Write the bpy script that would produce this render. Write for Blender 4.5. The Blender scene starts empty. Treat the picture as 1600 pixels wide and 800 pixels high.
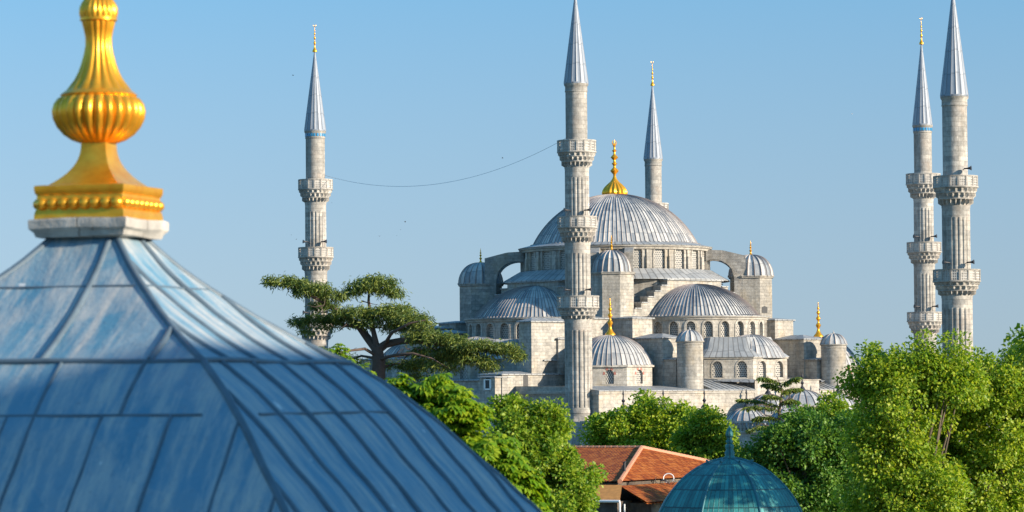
import bpy, math, random
import numpy as np
from math import sin, cos, tan, pi, radians, sqrt, atan2, asin, hypot
from mathutils import Vector, Matrix
random.seed(7); np.random.seed(7)
S = bpy.context.scene
COL = S.collection

# ------------------------------------------------------------------ camera
FPX = 5236.0; CAMZ = 16.0; HORIZON = 620.0
PITCH = math.atan((HORIZON-400)/FPX); ROLL = radians(0.45)
Fw = Vector((0, cos(PITCH), sin(PITCH)))
up0 = Vector((0, -sin(PITCH), cos(PITCH))); r0 = Vector((1, 0, 0))
Up = up0*cos(ROLL) + r0*sin(ROLL); Rt = r0*cos(ROLL) - up0*sin(ROLL)
cd = bpy.data.cameras.new('camera'); cam = bpy.data.objects.new('camera', cd); COL.objects.link(cam)
cam.matrix_world = Matrix(((Rt.x, Up.x, -Fw.x, 0), (Rt.y, Up.y, -Fw.y, 0), (Rt.z, Up.z, -Fw.z, CAMZ), (0, 0, 0, 1)))
cd.sensor_width = 36; cd.lens = 36*FPX/1600; cd.clip_start = 0.5; cd.clip_end = 6000
cd.dof.use_dof = True; cd.dof.focus_distance = 420; cd.dof.aperture_fstop = 2.5
S.camera = cam

# ------------------------------------------------------------------ light
SUN_EL = radians(17); SUN_T = radians(64)            # SUN_T: from the viewer's side towards the right
sdir = Vector((sin(SUN_T)*cos(SUN_EL), -cos(SUN_T)*cos(SUN_EL), sin(SUN_EL)))
sl = bpy.data.lights.new('sun', 'SUN'); so = bpy.data.objects.new('sun', sl); COL.objects.link(so)
sl.energy = 3.5; sl.angle = radians(0.5); sl.color = (1.0, 0.86, 0.68)
so.rotation_euler = sdir.to_track_quat('Z', 'Y').to_euler()
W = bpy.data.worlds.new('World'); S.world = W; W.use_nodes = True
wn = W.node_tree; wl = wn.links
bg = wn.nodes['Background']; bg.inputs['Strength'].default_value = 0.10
sky = wn.nodes.new('ShaderNodeTexSky'); sky.sky_type = 'NISHITA'; sky.sun_disc = False
sky.sun_elevation = SUN_EL; sky.sun_rotation = atan2(sdir.x, sdir.y)
sky.altitude = 0; sky.air_density = 1.0; sky.dust_density = 0.3; sky.ozone_density = 2.5
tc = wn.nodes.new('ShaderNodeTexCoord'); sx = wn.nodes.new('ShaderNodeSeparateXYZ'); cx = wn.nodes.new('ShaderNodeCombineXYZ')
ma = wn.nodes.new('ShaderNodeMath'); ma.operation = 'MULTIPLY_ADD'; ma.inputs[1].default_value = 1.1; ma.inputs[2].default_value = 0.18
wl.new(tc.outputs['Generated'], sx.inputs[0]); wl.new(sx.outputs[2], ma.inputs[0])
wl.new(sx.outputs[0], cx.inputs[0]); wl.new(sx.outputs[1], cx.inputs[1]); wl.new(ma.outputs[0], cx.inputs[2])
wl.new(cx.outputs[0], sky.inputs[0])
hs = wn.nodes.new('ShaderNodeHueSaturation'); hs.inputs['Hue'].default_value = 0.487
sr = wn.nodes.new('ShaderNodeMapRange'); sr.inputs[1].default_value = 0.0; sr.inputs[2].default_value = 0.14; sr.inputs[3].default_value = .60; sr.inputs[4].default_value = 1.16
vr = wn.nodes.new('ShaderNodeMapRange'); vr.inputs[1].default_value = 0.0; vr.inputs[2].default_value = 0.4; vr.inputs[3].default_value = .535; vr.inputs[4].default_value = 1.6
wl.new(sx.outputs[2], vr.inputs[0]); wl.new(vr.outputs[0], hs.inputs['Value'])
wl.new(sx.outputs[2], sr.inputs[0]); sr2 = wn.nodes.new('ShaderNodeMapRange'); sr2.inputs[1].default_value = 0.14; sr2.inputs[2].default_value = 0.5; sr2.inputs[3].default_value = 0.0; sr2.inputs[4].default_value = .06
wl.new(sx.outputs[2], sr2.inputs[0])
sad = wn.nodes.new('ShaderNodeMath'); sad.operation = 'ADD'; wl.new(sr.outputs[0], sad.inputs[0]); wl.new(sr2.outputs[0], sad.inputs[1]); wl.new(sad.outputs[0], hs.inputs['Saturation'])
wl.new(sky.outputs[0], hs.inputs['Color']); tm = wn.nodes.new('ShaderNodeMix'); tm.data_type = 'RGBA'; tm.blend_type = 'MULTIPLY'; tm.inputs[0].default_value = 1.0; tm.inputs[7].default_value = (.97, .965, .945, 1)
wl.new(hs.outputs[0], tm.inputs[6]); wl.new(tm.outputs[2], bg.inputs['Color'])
S.view_settings.view_transform = 'Standard'; S.view_settings.look = 'None'
S.view_settings.exposure = 1.42; S.view_settings.gamma = 1.0; S.view_settings.use_curve_mapping = False
S.render.engine = 'CYCLES'
try: S.cycles.use_denoising = True
except Exception: pass
S.cycles.max_bounces = 6; S.cycles.transparent_max_bounces = 12

# ------------------------------------------------------------------ placing helpers
CAM = Vector((0, 0, CAMZ))
def at(px, py, Y):
    d = Fw + Rt*((px-800)/FPX) - Up*((py-400)/FPX)
    return CAM + d*(Y/d.y)
def zat(x, y, py):                                     # height at plan point (x, y) that falls on picture row py
    k = (400-py)/FPX
    return CAMZ + (k*(x*Fw.x+y*Fw.y) - x*Up.x - y*Up.y)/(Up.z-k*Fw.z)
MC = Vector((14.5, 470.0, 0)); PHI = radians(41.7)     # mosque centre and turn
Ux, Uy = cos(PHI), sin(PHI); Vx, Vy = sin(PHI), -cos(PHI)
def wxy(a, b): return MC.x+a*Ux+b*Vx, MC.y+a*Uy+b*Vy
def zl(a, b, py):
    x, y = wxy(a, b); return zat(x, y, py)

# ------------------------------------------------------------------ objects
def tag(o, label=None, cat=None, group=None, kind=None):
    if label: o['label'] = label
    if cat: o['category'] = cat
    if group: o['group'] = group
    if kind: o['kind'] = kind
    return o
def empty(name, loc, rz=0):
    o = bpy.data.objects.new(name, None); COL.objects.link(o); o.location = loc; o.rotation_euler = (0, 0, rz); o.empty_display_size = 0.5
    return o
def children(o): return [c for c in bpy.data.objects if c.parent == o]
def copy_tree(o, parent=None):
    c = o.copy(); COL.objects.link(c); c.parent = parent
    for ch in children(o): copy_tree(ch, c)
    return c

class G:
    def __init__(s): s.v = []; s.f = []; s.uv = []
    def vert(s, p): s.v.append((p[0], p[1], p[2])); return len(s.v)-1
    def face(s, ids, uv=None): s.f.append(tuple(ids)); s.uv.append(uv)
    def poly(s, pts, uv=None): s.face([s.vert(p) for p in pts], uv)
    def grid(s, rows, uvs=None, closed=False):
        n = len(rows[0]); ids = [[s.vert(p) for p in r] for r in rows]
        for i in range(len(rows)-1):
            for j in range(n if closed else n-1):
                k = (j+1) % n
                uv = None
                if uvs:
                    a, b = uvs[i][j], uvs[i+1][j]
                    if k == 0 and closed: c, d = uvs[i+1][n], uvs[i][n]
                    else: c, d = uvs[i+1][k], uvs[i][k]
                    uv = (a, d, c, b)
                s.face((ids[i][j], ids[i][k], ids[i+1][k], ids[i+1][j]), uv)
        return ids
    def box(s, x0, x1, y0, y1, z0, z1):
        p = [(x, y, z) for z in (z0, z1) for y in (y0, y1) for x in (x0, x1)]
        for q in ((0, 1, 5, 4), (1, 3, 7, 5), (3, 2, 6, 7), (2, 0, 4, 6), (4, 5, 7, 6), (0, 2, 3, 1)): s.poly([p[i] for i in q])
    def obox(s, c, ax, ay, hx, hy, z0, z1):              # box turned by plan axes
        P = [(c[0]+ax[0]*i*hx+ay[0]*j*hy, c[1]+ax[1]*i*hx+ay[1]*j*hy) for i, j in ((-1, -1), (1, -1), (1, 1), (-1, 1))]
        s.prism(P, z0, z1)
    def prism(s, P, z0, z1, zf=None):
        n = len(P)
        for i in range(n):
            a, b = P[i], P[(i+1) % n]
            s.poly([(a[0], a[1], z0), (b[0], b[1], z0), (b[0], b[1], z1), (a[0], a[1], z1)])
        s.poly([(p[0], p[1], z1) for p in P]); s.poly([(p[0], p[1], z0) for p in reversed(P)])
    def tube(s, pts, r, n=6, ends=True):
        pts = [Vector(p) for p in pts]; rows = []; m = len(pts)
        rr = r if isinstance(r, (list, tuple)) else [r]*m
        ref = None
        for i, p in enumerate(pts):
            t = (pts[min(i+1, m-1)]-pts[max(i-1, 0)]).normalized()
            if ref is None: ref = t.cross(Vector((0, 0, 1)) if abs(t.z) < .9 else Vector((1, 0, 0))).normalized()
            x = (ref - t*ref.dot(t)).normalized(); ref = x; y = t.cross(x)
            rows.append([p + (x*cos(2*pi*k/n)+y*sin(2*pi*k/n))*rr[i] for k in range(n)])
        ids = s.grid(rows, closed=True)
        if ends: s.face(list(reversed(ids[0]))); s.face(ids[-1])
    def build(s, name, mat, parent=None, sharp=35):
        me = bpy.data.meshes.new(name); me.from_pydata(s.v, [], s.f); me.materials.append(mat)
        uvl = me.uv_layers.new(name='UVMap'); dat = []
        V = s.v
        for f, uv in zip(s.f, s.uv):
            if uv is not None: dat.extend(c for q in uv for c in q); continue
            p0 = Vector(V[f[0]]); p1 = Vector(V[f[1]]); p2 = Vector(V[f[2]])
            nn = (p1-p0).cross(p2-p0)
            if nn.length < 1e-9 and len(f) > 3: nn = (p2-p0).cross(Vector(V[f[3]])-p0)
            if nn.length > 1e-12: nn.normalize()
            if abs(nn.z) > .75 or hypot(nn.x, nn.y) < 1e-6:
                for i in f: dat.extend((V[i][0], V[i][1]))
            else:
                h = hypot(nn.x, nn.y); tx, ty = -nn.y/h, nn.x/h
                for i in f: dat.extend((V[i][0]*tx+V[i][1]*ty, V[i][2]))
        uvl.data.foreach_set('uv', dat)
        me.update()
        if sharp is not None:
            me.shade_smooth(); me.set_sharp_from_angle(angle=radians(sharp))
        o = bpy.data.objects.new(name, me); COL.objects.link(o)
        if parent: o.parent = parent
        return o

def rev(g, prof, n, c=(0, 0), t0=0.0, t1=2*pi, rmod=None, uref=None):
    closed = abs(t1-t0-2*pi) < 1e-6
    cols = n if closed else n+1
    R0 = uref or max(p[0] for p in prof)
    rows, uvs = [], []
    for i, (r, z) in enumerate(prof):
        row, uv = [], []
        for k in range(cols):
            t = t0+(t1-t0)*k/n
            q = rmod(t, i, r) if rmod else r
            row.append((c[0]+q*cos(t), c[1]+q*sin(t), z))
        for k in range(n+1): uv.append(((t0+(t1-t0)*k/n)*R0, z))
        rows.append(row); uvs.append(uv)
    return g.grid(rows, uvs, closed)
def cap_profile(R, z0, h, n=14):
    if h >= R*.95:
        return [(max(R*cos(pi/2*i/n), .02), z0+h*sin(pi/2*i/n)) for i in range(n+1)]
    Rs = (R*R+h*h)/(2*h); th = asin(min(1, R/Rs)); zc = z0+h-Rs
    return [(max(Rs*sin(th*(1-i/n)), .02), zc+Rs*cos(th*(1-i/n))) for i in range(n+1)]
def lead_dome(g, c, R, z0, h, nr, t0=0.0, t1=2*pi, ridge=.09, frac=.09, n=14, off=0.0):
    prof = cap_profile(R, z0, h, n)
    prof = [(R*1.03, z0-.18), (R*1.03, z0-.03)]+prof
    closed = abs(t1-t0-2*pi) < 1e-6
    angs = []; fr = []
    for k in range(nr):
        for f in (0, frac, .5, 1-frac):
            angs.append(t0+(t1-t0)*(k+f)/nr+off); fr.append(k+f)
    if not closed: angs.append(t1+off); fr.append(nr)
    rows, uvs = [], []; arc = 0
    for i, (r, z) in enumerate(prof):
        if i: arc += hypot(r-prof[i-1][0], z-prof[i-1][1])
        ip = prof[min(i+1, len(prof)-1)]; im = prof[max(i-1, 0)]
        dr, dz = ip[0]-im[0], ip[1]-im[1]; L = hypot(dr, dz) or 1
        nr_, nz_ = dz/L, -dr/L
        row = []
        for t, f in zip(angs, fr):
            hh = ridge*min(1, r/R*1.6) if abs(f-round(f)) < 1e-6 else 0
            q = r+nr_*hh
            row.append((c[0]+q*cos(t), c[1]+q*sin(t), z+nz_*hh))
        rows.append(row); u = [(f, arc) for f in fr]
        if closed: u.append((nr, arc))
        uvs.append(u)
    g.grid(rows, uvs, closed)

def cyl_map(c, R):                                     # wall bent round a drum; s is arc length, d is depth into the wall
    def m(s, z, d): t = s/R; return (c[0]+(R-d)*cos(t), c[1]+(R-d)*sin(t), z)
    return m
def flat_map(p0, p1):
    dx, dy = p1[0]-p0[0], p1[1]-p0[1]; L = hypot(dx, dy); dx /= L; dy /= L
    def m(s, z, d): return (p0[0]+dx*s-dy*d, p0[1]+dy*s+dx*d, z)   # outside lies to the right of p0 -> p1
    return m, L
def arch_top(s, sc, hw, zs, point=1.12):
    q = min(1, abs(s-sc)/hw); return zs + hw*point*sqrt(max(0, 1-q*q))
def arched_wall(g, s0, s1, z0, z1, ops, m, depth=.4, step=.8):
    """wall face with arched openings ops = [(sc, hw, sill, spring)] cut through to depth"""
    def Q(a, b, c, d, uv): g.poly([a, b, c, d], uv)
    def solid(a, b):
        n = max(1, int((b-a)/step+.5))
        for i in range(n):
            u, w = a+(b-a)*i/n, a+(b-a)*(i+1)/n
            Q(m(u, z0, 0), m(w, z0, 0), m(w, z1, 0), m(u, z1, 0), ((u, z0), (w, z0), (w, z1), (u, z1)))
    cur = s0
    for sc, hw, sill, spr in sorted(ops):
        solid(cur, sc-hw)
        N = 10; prev = None
        for i in range(N):
            u, w = sc-hw*cos(pi*i/N), sc-hw*cos(pi*(i+1)/N)
            tu, tw = arch_top(u, sc, hw, spr), arch_top(w, sc, hw, spr)
            if sill > z0+.01: Q(m(u, z0, 0), m(w, z0, 0), m(w, sill, 0), m(u, sill, 0), ((u, z0), (w, z0), (w, sill), (u, sill)))
            Q(m(u, tu, 0), m(w, tw, 0), m(w, z1, 0), m(u, z1, 0), ((u, tu), (w, tw), (w, z1), (u, z1)))
            Q(m(u, tu, depth), m(w, tw, depth), m(w, tw, 0), m(u, tu, 0), ((u, tu), (w, tw), (w, tw+depth), (u, tu+depth)))
            Q(m(u, sill, 0), m(w, sill, 0), m(w, sill, depth), m(u, sill, depth), ((u, sill), (w, sill), (w, sill+depth), (u, sill+depth)))
        for e, flip in ((sc-hw, 1), (sc+hw, 0)):
            q = [m(e, sill, 0), m(e, sill, depth), m(e, spr, depth), m(e, spr, 0)]
            if not flip: q.reverse()
            g.poly(q)
        cur = sc+hw
    solid(cur, s1)
def window_pane(name, sc, hw, sill, spr, m, d, mat, parent):
    g = G(); N = 10
    for i in range(N):
        u, w = sc-hw*cos(pi*i/N), sc-hw*cos(pi*(i+1)/N)
        tu, tw = arch_top(u, sc, hw, spr)+.02, arch_top(w, sc, hw, spr)+.02
        g.poly([m(u, sill-.02, d), m(w, sill-.02, d), m(w, tw, d), m(u, tu, d)], ((u-sc, 0), (w-sc, 0), (w-sc, tw-sill), (u-sc, tu-sill)))
    return g.build(name, mat, parent, sharp=None)
def arch_band(g, sc, hw, sill, spr, m, wd=.22, proud=.1):   # moulded stone surround
    N = 12; inn, out = [], []
    for i in range(N+1):
        a = pi*(1-i/N)
        inn.append((sc+hw*cos(a), spr+hw*1.12*sin(a))); out.append((sc+(hw+wd)*cos(a), spr+(hw+wd)*1.12*sin(a)))
    inn = [(sc-hw, sill)]+inn+[(sc+hw, sill)]; out = [(sc-hw-wd, sill)]+out+[(sc+hw+wd, sill)]
    rows = []
    for (iu, iz), (ou, oz) in zip(inn, out): rows.append([m(iu, iz, .02), m(iu, iz, -proud), m(ou, oz, -proud), m(ou, oz, .01)])
    g.grid(rows)

# ------------------------------------------------------------------ materials
class N:
    def __init__(s, name):
        s.m = bpy.data.materials.new(name); s.m.use_nodes = True; s.t = s.m.node_tree; s.b = s.t.nodes['Principled BSDF']
    def n(s, typ, **kw):
        x = s.t.nodes.new('ShaderNode'+typ)
        for k, v in kw.items(): setattr(x, k, v)
        return x
    def l(s, a, b): s.t.links.new(a, b)
    def inp(s, x, i, v):
        if hasattr(v, 'is_linked'): s.l(v, x.inputs[i])
        else: x.inputs[i].default_value = v
    def math(s, op, a, b=0.0, c=0.0):
        x = s.n('Math', operation=op); s.inp(x, 0, a); s.inp(x, 1, b); s.inp(x, 2, c); return x.outputs[0]
    def mix(s, f, a, b, mode='MIX'):
        x = s.n('Mix', data_type='RGBA', blend_type=mode); s.inp(x, 0, f)
        for i, v in ((6, a), (7, b)):
            if isinstance(v, tuple): x.inputs[i].default_value = (v[0], v[1], v[2], 1)
            else: s.l(v, x.inputs[i])
        return x.outputs[2]
    def noise(s, vec, scale, detail=4, rough=.55):
        x = s.n('TexNoise'); x.inputs['Scale'].default_value = scale; x.inputs['Detail'].default_value = detail; x.inputs['Roughness'].default_value = rough
        if vec is not None: s.l(vec, x.inputs['Vector'])
        return x.outputs['Fac']
    def ramp(s, f, *stops):
        x = s.n('ValToRGB'); e = x.color_ramp.elements
        while len(e) < len(stops): e.new(.5)
        for el, (p, c) in zip(e, stops):
            el.position = p; el.color = (c, c, c, 1) if isinstance(c, (int, float)) else (c[0], c[1], c[2], 1)
        s.l(f, x.inputs[0]); return x.outputs[0]
    def obj(s): return s.n('TexCoord').outputs['Object']
    def uv(s): return s.n('TexCoord').outputs['UV']
    def mapping(s, vec, sc=(1, 1, 1), loc=(0, 0, 0)):
        x = s.n('Mapping'); x.inputs['Scale'].default_value = sc; x.inputs['Location'].default_value = loc; s.l(vec, x.inputs[0]); return x.outputs[0]
    def bump(s, h, st=.3, dist=.05):
        x = s.n('Bump'); x.inputs['Strength'].default_value = st; x.inputs['Distance'].default_value = dist; s.l(h, x.inputs['Height']); s.l(x.outputs[0], s.b.inputs['Normal'])
    def set(s, **kw):
        for k, v in kw.items():
            k = k.replace('_', ' ')
            if isinstance(v, tuple): s.b.inputs[k].default_value = (v[0], v[1], v[2], 1)
            else: s.inp(s.b, k, v)
        return s

def stone(name, c1, c2, bw=1.0, bh=.42, stain=(.16, .15, .13), amt=.55, warm=(.40, .31, .19)):
    k = N(name); uv = k.uv(); ob = k.obj()
    br = k.n('TexBrick'); br.offset = .5
    k.l(uv, br.inputs['Vector'])
    for i, v in (('Scale', 1.0), ('Mortar Size', .018), ('Mortar Smooth', .3), ('Bias', 0.0), ('Brick Width', bw), ('Row Height', bh)): br.inputs[i].default_value = v
    br.inputs['Color1'].default_value = (*c1, 1); br.inputs['Color2'].default_value = (*c2, 1)
    br.inputs['Mortar'].default_value = (c1[0]*.45, c1[1]*.43, c1[2]*.42, 1)
    big = k.ramp(k.noise(ob, .16, 6, .62), (.38, 0.0), (.66, 1.0))
    st = k.ramp(k.noise(k.mapping(ob, (1.1, 1.1, .12)), 1.0, 5, .6), (.45, 0.0), (.72, 1.0))
    col = k.mix(k.math('MULTIPLY', big, amt*.75), br.outputs['Color'], stain)
    col = k.mix(k.math('MULTIPLY', st, amt), col, stain)
    wm = k.ramp(k.noise(k.mapping(ob, (.5, .5, .3), (7, 3, 1)), 1.0, 4, .6), (.52, 0.0), (.74, 1.0))
    col = k.mix(k.math('MULTIPLY', wm, .45), col, warm)
    col = k.mix(.6, col, k.mix(k.ramp(k.noise(ob, 2.1, 6, .75), (.3, 0.0), (.7, 1.0)), (.22, .22, .225), (.8, .79, .77)), 'OVERLAY')
    k.l(col, k.b.inputs['Base Color']); k.set(Roughness=.88)
    k.bump(k.math('ADD', k.math('MULTIPLY', br.outputs['Fac'], -.6), k.noise(ob, 3.0, 5, .7)), .5, .06)
    return k.m
M = {}
M['stone'] = stone('limestone', (.44, .415, .365), (.30, .29, .265), amt=.7)
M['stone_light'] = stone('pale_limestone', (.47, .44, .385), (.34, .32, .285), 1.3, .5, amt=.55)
M['stone_minaret'] = stone('minaret_limestone', (.50, .47, .42), (.31, .30, .28), 1.5, .55, amt=.8, warm=(.34, .25, .19))
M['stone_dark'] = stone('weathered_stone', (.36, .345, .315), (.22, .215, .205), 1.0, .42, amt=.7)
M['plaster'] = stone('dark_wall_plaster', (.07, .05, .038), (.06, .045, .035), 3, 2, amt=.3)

def lead(name, light, dark, seam=(.13, .085, .07), rough=.42, panel=1.0, metal=.25, lap=2.1):
    k = N(name); uv = k.uv(); ob = k.obj()
    sp = k.n('SeparateXYZ'); k.l(uv, sp.inputs[0]); u, v = sp.outputs[0], sp.outputs[1]
    fu = k.math('FLOOR', u)
    w1 = k.n('TexWhiteNoise', noise_dimensions='1D'); k.l(fu, w1.inputs['W'])
    fv = k.math('FLOOR', k.math('ADD', k.math('DIVIDE', v, lap), k.math('MULTIPLY', w1.outputs['Value'], .15)))
    w2 = k.n('TexWhiteNoise', noise_dimensions='2D'); cb = k.n('CombineXYZ'); k.l(fu, cb.inputs[0]); k.l(fv, cb.inputs[1]); k.l(cb.outputs[0], w2.inputs['Vector'])
    t = k.math('ADD', k.math('MULTIPLY', w2.outputs['Value'], .5), k.math('MULTIPLY', w1.outputs['Value'], .25))
    t = k.math('ADD', k.math('MULTIPLY', t, panel), k.math('MULTIPLY', k.math('SUBTRACT', k.noise(ob, .9, 6, .65), .5), 1.1))
    strk = k.noise(k.mapping(uv, (7, .35, 1)), 1.0, 4, .6)
    t = k.math('ADD', t, k.math('MULTIPLY', k.math('SUBTRACT', strk, .5), .9))
    col = k.mix(k.ramp(t, (.05, 0.0), (.85, 1.0)), light, dark)
    fr = k.math('ABSOLUTE', k.math('SUBTRACT', k.math('FRACT', k.math('ADD', u, .5)), .5))
    sm = k.ramp(fr, (.05, 1.0), (.13, 0.0))
    col = k.mix(k.math('MULTIPLY', sm, .75), col, seam)
    fl = k.math('ABSOLUTE', k.math('SUBTRACT', k.math('FRACT', k.math('ADD', k.math('DIVIDE', v, lap), k.math('MULTIPLY', w1.outputs['Value'], .15))), .5))
    lp = k.ramp(fl, (.46, 0.0), (.49, 1.0))
    col = k.mix(k.math('MULTIPLY', lp, .45), col, (dark[0]*.45, dark[1]*.45, dark[2]*.45))
    k.l(col, k.b.inputs['Base Color']); k.set(Roughness=rough, Metallic=metal)
    k.bump(k.math('ADD', k.noise(ob, 1.6, 4), k.math('MULTIPLY', lp, .3)), .35, .08)
    return k.m
M['lead'] = lead('lead_sheet', (.49, .475, .445), (.15, .175, .20), metal=.0, rough=.62, panel=1.15)
M['lead_cone'] = lead('lead_cone_sheet', (.25, .285, .33), (.16, .19, .235), seam=(.10, .10, .11), panel=.6, lap=2.6, metal=.05, rough=.5)
M['lead_flat'] = lead('lead_flat_roof', (.33, .335, .33), (.16, .175, .185), seam=(.10, .095, .09), panel=.8, lap=3, metal=.03, rough=.55)

def gold():
    k = N('gilded_copper'); ob = k.obj()
    nz = k.noise(ob, 5, 5, .65)
    k.l(k.mix(k.ramp(nz, (.35, 0.0), (.7, 1.0)), (1.0, .49, .04), (.82, .33, .02)), k.b.inputs['Base Color'])
    k.set(Metallic=.75, Roughness=k.math('MULTIPLY_ADD', nz, .25, .2)); k.bump(k.noise(ob, 7, 3), .12, .03)
    return k.m
M['gold'] = gold()
def lattice():
    k = N('pierced_window_grille'); uv = k.uv()
    sp = k.n('SeparateXYZ'); k.l(uv, sp.inputs[0])
    row = k.math('FLOOR', k.math('DIVIDE', sp.outputs[1], .26))
    u = k.math('ADD', k.math('DIVIDE', sp.outputs[0], .30), k.math('MULTIPLY', k.math('MODULO', row, 2.0), .5))
    du = k.math('MULTIPLY', k.math('SUBTRACT', k.math('FRACT', u), .5), .30)
    dv = k.math('MULTIPLY', k.math('SUBTRACT', k.math('FRACT', k.math('DIVIDE', sp.outputs[1], .26)), .5), .26)
    d = k.math('SQRT', k.math('ADD', k.math('MULTIPLY', du, du), k.math('MULTIPLY', dv, dv)))
    h = k.ramp(d, (.085, 0.0), (.105, 1.0))
    k.l(k.mix(h, (.035, .045, .055), (.42, .40, .36)), k.b.inputs['Base Color'])
    k.l(k.ramp(h, (0, .25), (1, .8)), k.b.inputs['Roughness']); k.bump(h, .8, .05)
    return k.m
M['lattice'] = lattice()
def pierced():
    k = N('pierced_marble'); uv = k.uv(); sp = k.n('SeparateXYZ'); k.l(uv, sp.inputs[0])
    fu = k.math('ABSOLUTE', k.math('SUBTRACT', k.math('FRACT', k.math('DIVIDE', sp.outputs[0], .2)), .5))
    fv = k.math('ABSOLUTE', k.math('SUBTRACT', k.math('FRACT', sp.outputs[1]), .5))
    panel = k.math('ABSOLUTE', k.math('SUBTRACT', k.math('FRACT', k.math('DIVIDE', sp.outputs[0], 1.0)), .5))
    hole = k.math('MULTIPLY', k.math('MULTIPLY', k.math('LESS_THAN', fu, .27), k.math('LESS_THAN', fv, .34)), k.math('LESS_THAN', panel, .40))
    ob = k.obj()
    k.l(k.mix(k.ramp(k.noise(ob, 1.2, 5), (.35, 0.0), (.7, 1.0)), (.56, .53, .48), (.36, .34, .31)), k.b.inputs['Base Color']); k.set(Roughness=.8)
    tr = k.n('BsdfTransparent'); mx = k.n('MixShader'); k.l(hole, mx.inputs[0]); k.l(k.b.outputs[0], mx.inputs[1]); k.l(tr.outputs[0], mx.inputs[2])
    k.l(mx.outputs[0], k.t.nodes['Material Output'].inputs[0])
    return k.m
M['pierced'] = pierced()
def plain(name, c, rough=.6, metal=0.0, var=.25, scale=2.0):
    k = N(name); ob = k.obj()
    k.l(k.mix(k.noise(ob, scale, 5, .6), tuple(x*(1-var) for x in c), tuple(min(1, x*(1+var)) for x in c)), k.b.inputs['Base Color'])
    k.set(Roughness=rough, Metallic=metal); return k.m
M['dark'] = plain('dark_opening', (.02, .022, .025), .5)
M['black_metal'] = plain('black_metal', (.03, .03, .035), .45, .3)
M['cable'] = plain('grey_cable', (.6, .62, .64), .6)
M['tile_blue'] = plain('blue_glazed_tile', (.03, .22, .42), .25)
M['voussoir'] = plain('red_voussoir', (.32, .13, .10), .8)
M['white'] = plain('white_paint', (.72, .72, .70), .5, 0, .08)
M['soil'] = plain('park_ground', (.10, .11, .06), .95, 0, .4, .15)
M['paving'] = plain('courtyard_paving', (.38, .36, .33), .85, 0, .15, .5)
M['bark'] = plain('bark', (.11, .085, .06), .95, 0, .45, 5)
M['bark_cedar'] = plain('cedar_bark', (.095, .065, .05), .95, 0, .45, 4)
M['feather'] = plain('dark_feathers', (.05, .05, .055), .8)
M['feather_white'] = plain('white_feathers', (.8, .8, .8), .8, 0, .05)

def leaf_mat(name, dark, mid, light, trans=.38):
    k = N(name); geo = k.n('NewGeometry'); rnd = geo.outputs['Random Per Island']; ob = k.obj()
    nz = k.noise(ob, .55, 3, .6)
    f = k.math('ADD', k.math('MULTIPLY', rnd, .55), k.math('MULTIPLY', nz, .5))
    col = k.ramp(f, (.14, dark), (.42, mid), (.76, light))
    k.l(col, k.b.inputs['Base Color']); k.set(Roughness=.45)
    k.b.inputs['Specular IOR Level'].default_value = .35
    tl = k.n('BsdfTranslucent'); k.l(k.mix(1.0, col, (1.0, 1.0, .45), 'MULTIPLY'), tl.inputs[0])
    mx = k.n('MixShader'); mx.inputs[0].default_value = trans
    k.l(k.b.outputs[0], mx.inputs[1]); k.l(tl.outputs[0], mx.inputs[2]); k.l(mx.outputs[0], k.t.nodes['Material Output'].inputs[0])
    return k.m
M['leaf_bright'] = leaf_mat('bright_plane_leaves', (.075, .19, .014), (.22, .36, .025), (.44, .50, .045), .5)
M['leaf_mid'] = leaf_mat('maple_leaves', (.065, .165, .016), (.18, .32, .025), (.37, .45, .045), .5)
M['leaf_dark'] = leaf_mat('dark_maple_leaves', (.03, .11, .018), (.08, .20, .026), (.18, .31, .04), .42)
M['leaf_chestnut'] = leaf_mat('chestnut_leaves', (.055, .16, .01), (.16, .31, .014), (.36, .45, .025), .48)
M['needle'] = leaf_mat('cedar_needles', (.035, .08, .025), (.10, .16, .035), (.24, .28, .055), .35)

def foreroof():
    k = N('weathered_blue_lead'); ob = k.obj(); uv = k.uv()
    n1 = k.noise(ob, .7, 7, .7); n2 = k.noise(k.mapping(uv, (2.2, .45, 1)), 1.6, 7, .72); n3 = k.noise(ob, 11, 5, .7)
    vo = k.n('TexVoronoi'); vo.inputs['Scale'].default_value = .75; k.l(k.mapping(ob, (1, 1, 1.6)), vo.inputs['Vector'])
    sh = k.n('SeparateColor'); k.l(vo.outputs['Color'], sh.inputs[0])
    t = k.math('ADD', k.math('MULTIPLY', n1, .75), k.math('MULTIPLY', sh.outputs[0], .28))
    col = k.mix(k.ramp(t, (.32, 0.0), (.72, 1.0)), (.075, .215, .315), (.19, .275, .335))
    col = k.mix(k.ramp(n2, (.45, 0.0), (.68, .85)), col, (.50, .46, .41))
    col = k.mix(k.ramp(n3, (.58, 0.0), (.72, .5)), col, (.085, .12, .16))
    dr = k.ramp(k.noise(k.mapping(ob, (1, 1, .55), (3, 1, 5)), 3.2, 3, .5), (.72, 0.0), (.76, .8))
    col = k.mix(dr, col, (.62, .62, .60))
    k.l(col, k.b.inputs['Base Color']); k.set(Roughness=k.math('MULTIPLY_ADD', n2, .3, .42), Metallic=0.05)
    k.bump(k.math('ADD', k.math('MULTIPLY', n1, 1.0), k.math('MULTIPLY', n3, .3)), .6, .07); return k.m
M['foreroof'] = foreroof()
M['foreseam'] = plain('lead_roll', (.085, .125, .16), .55, .05, .5, 3)
M['slab'] = stone('weathered_marble_slab', (.46, .44, .40), (.42, .40, .37), 4, 2, amt=.75)
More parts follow.
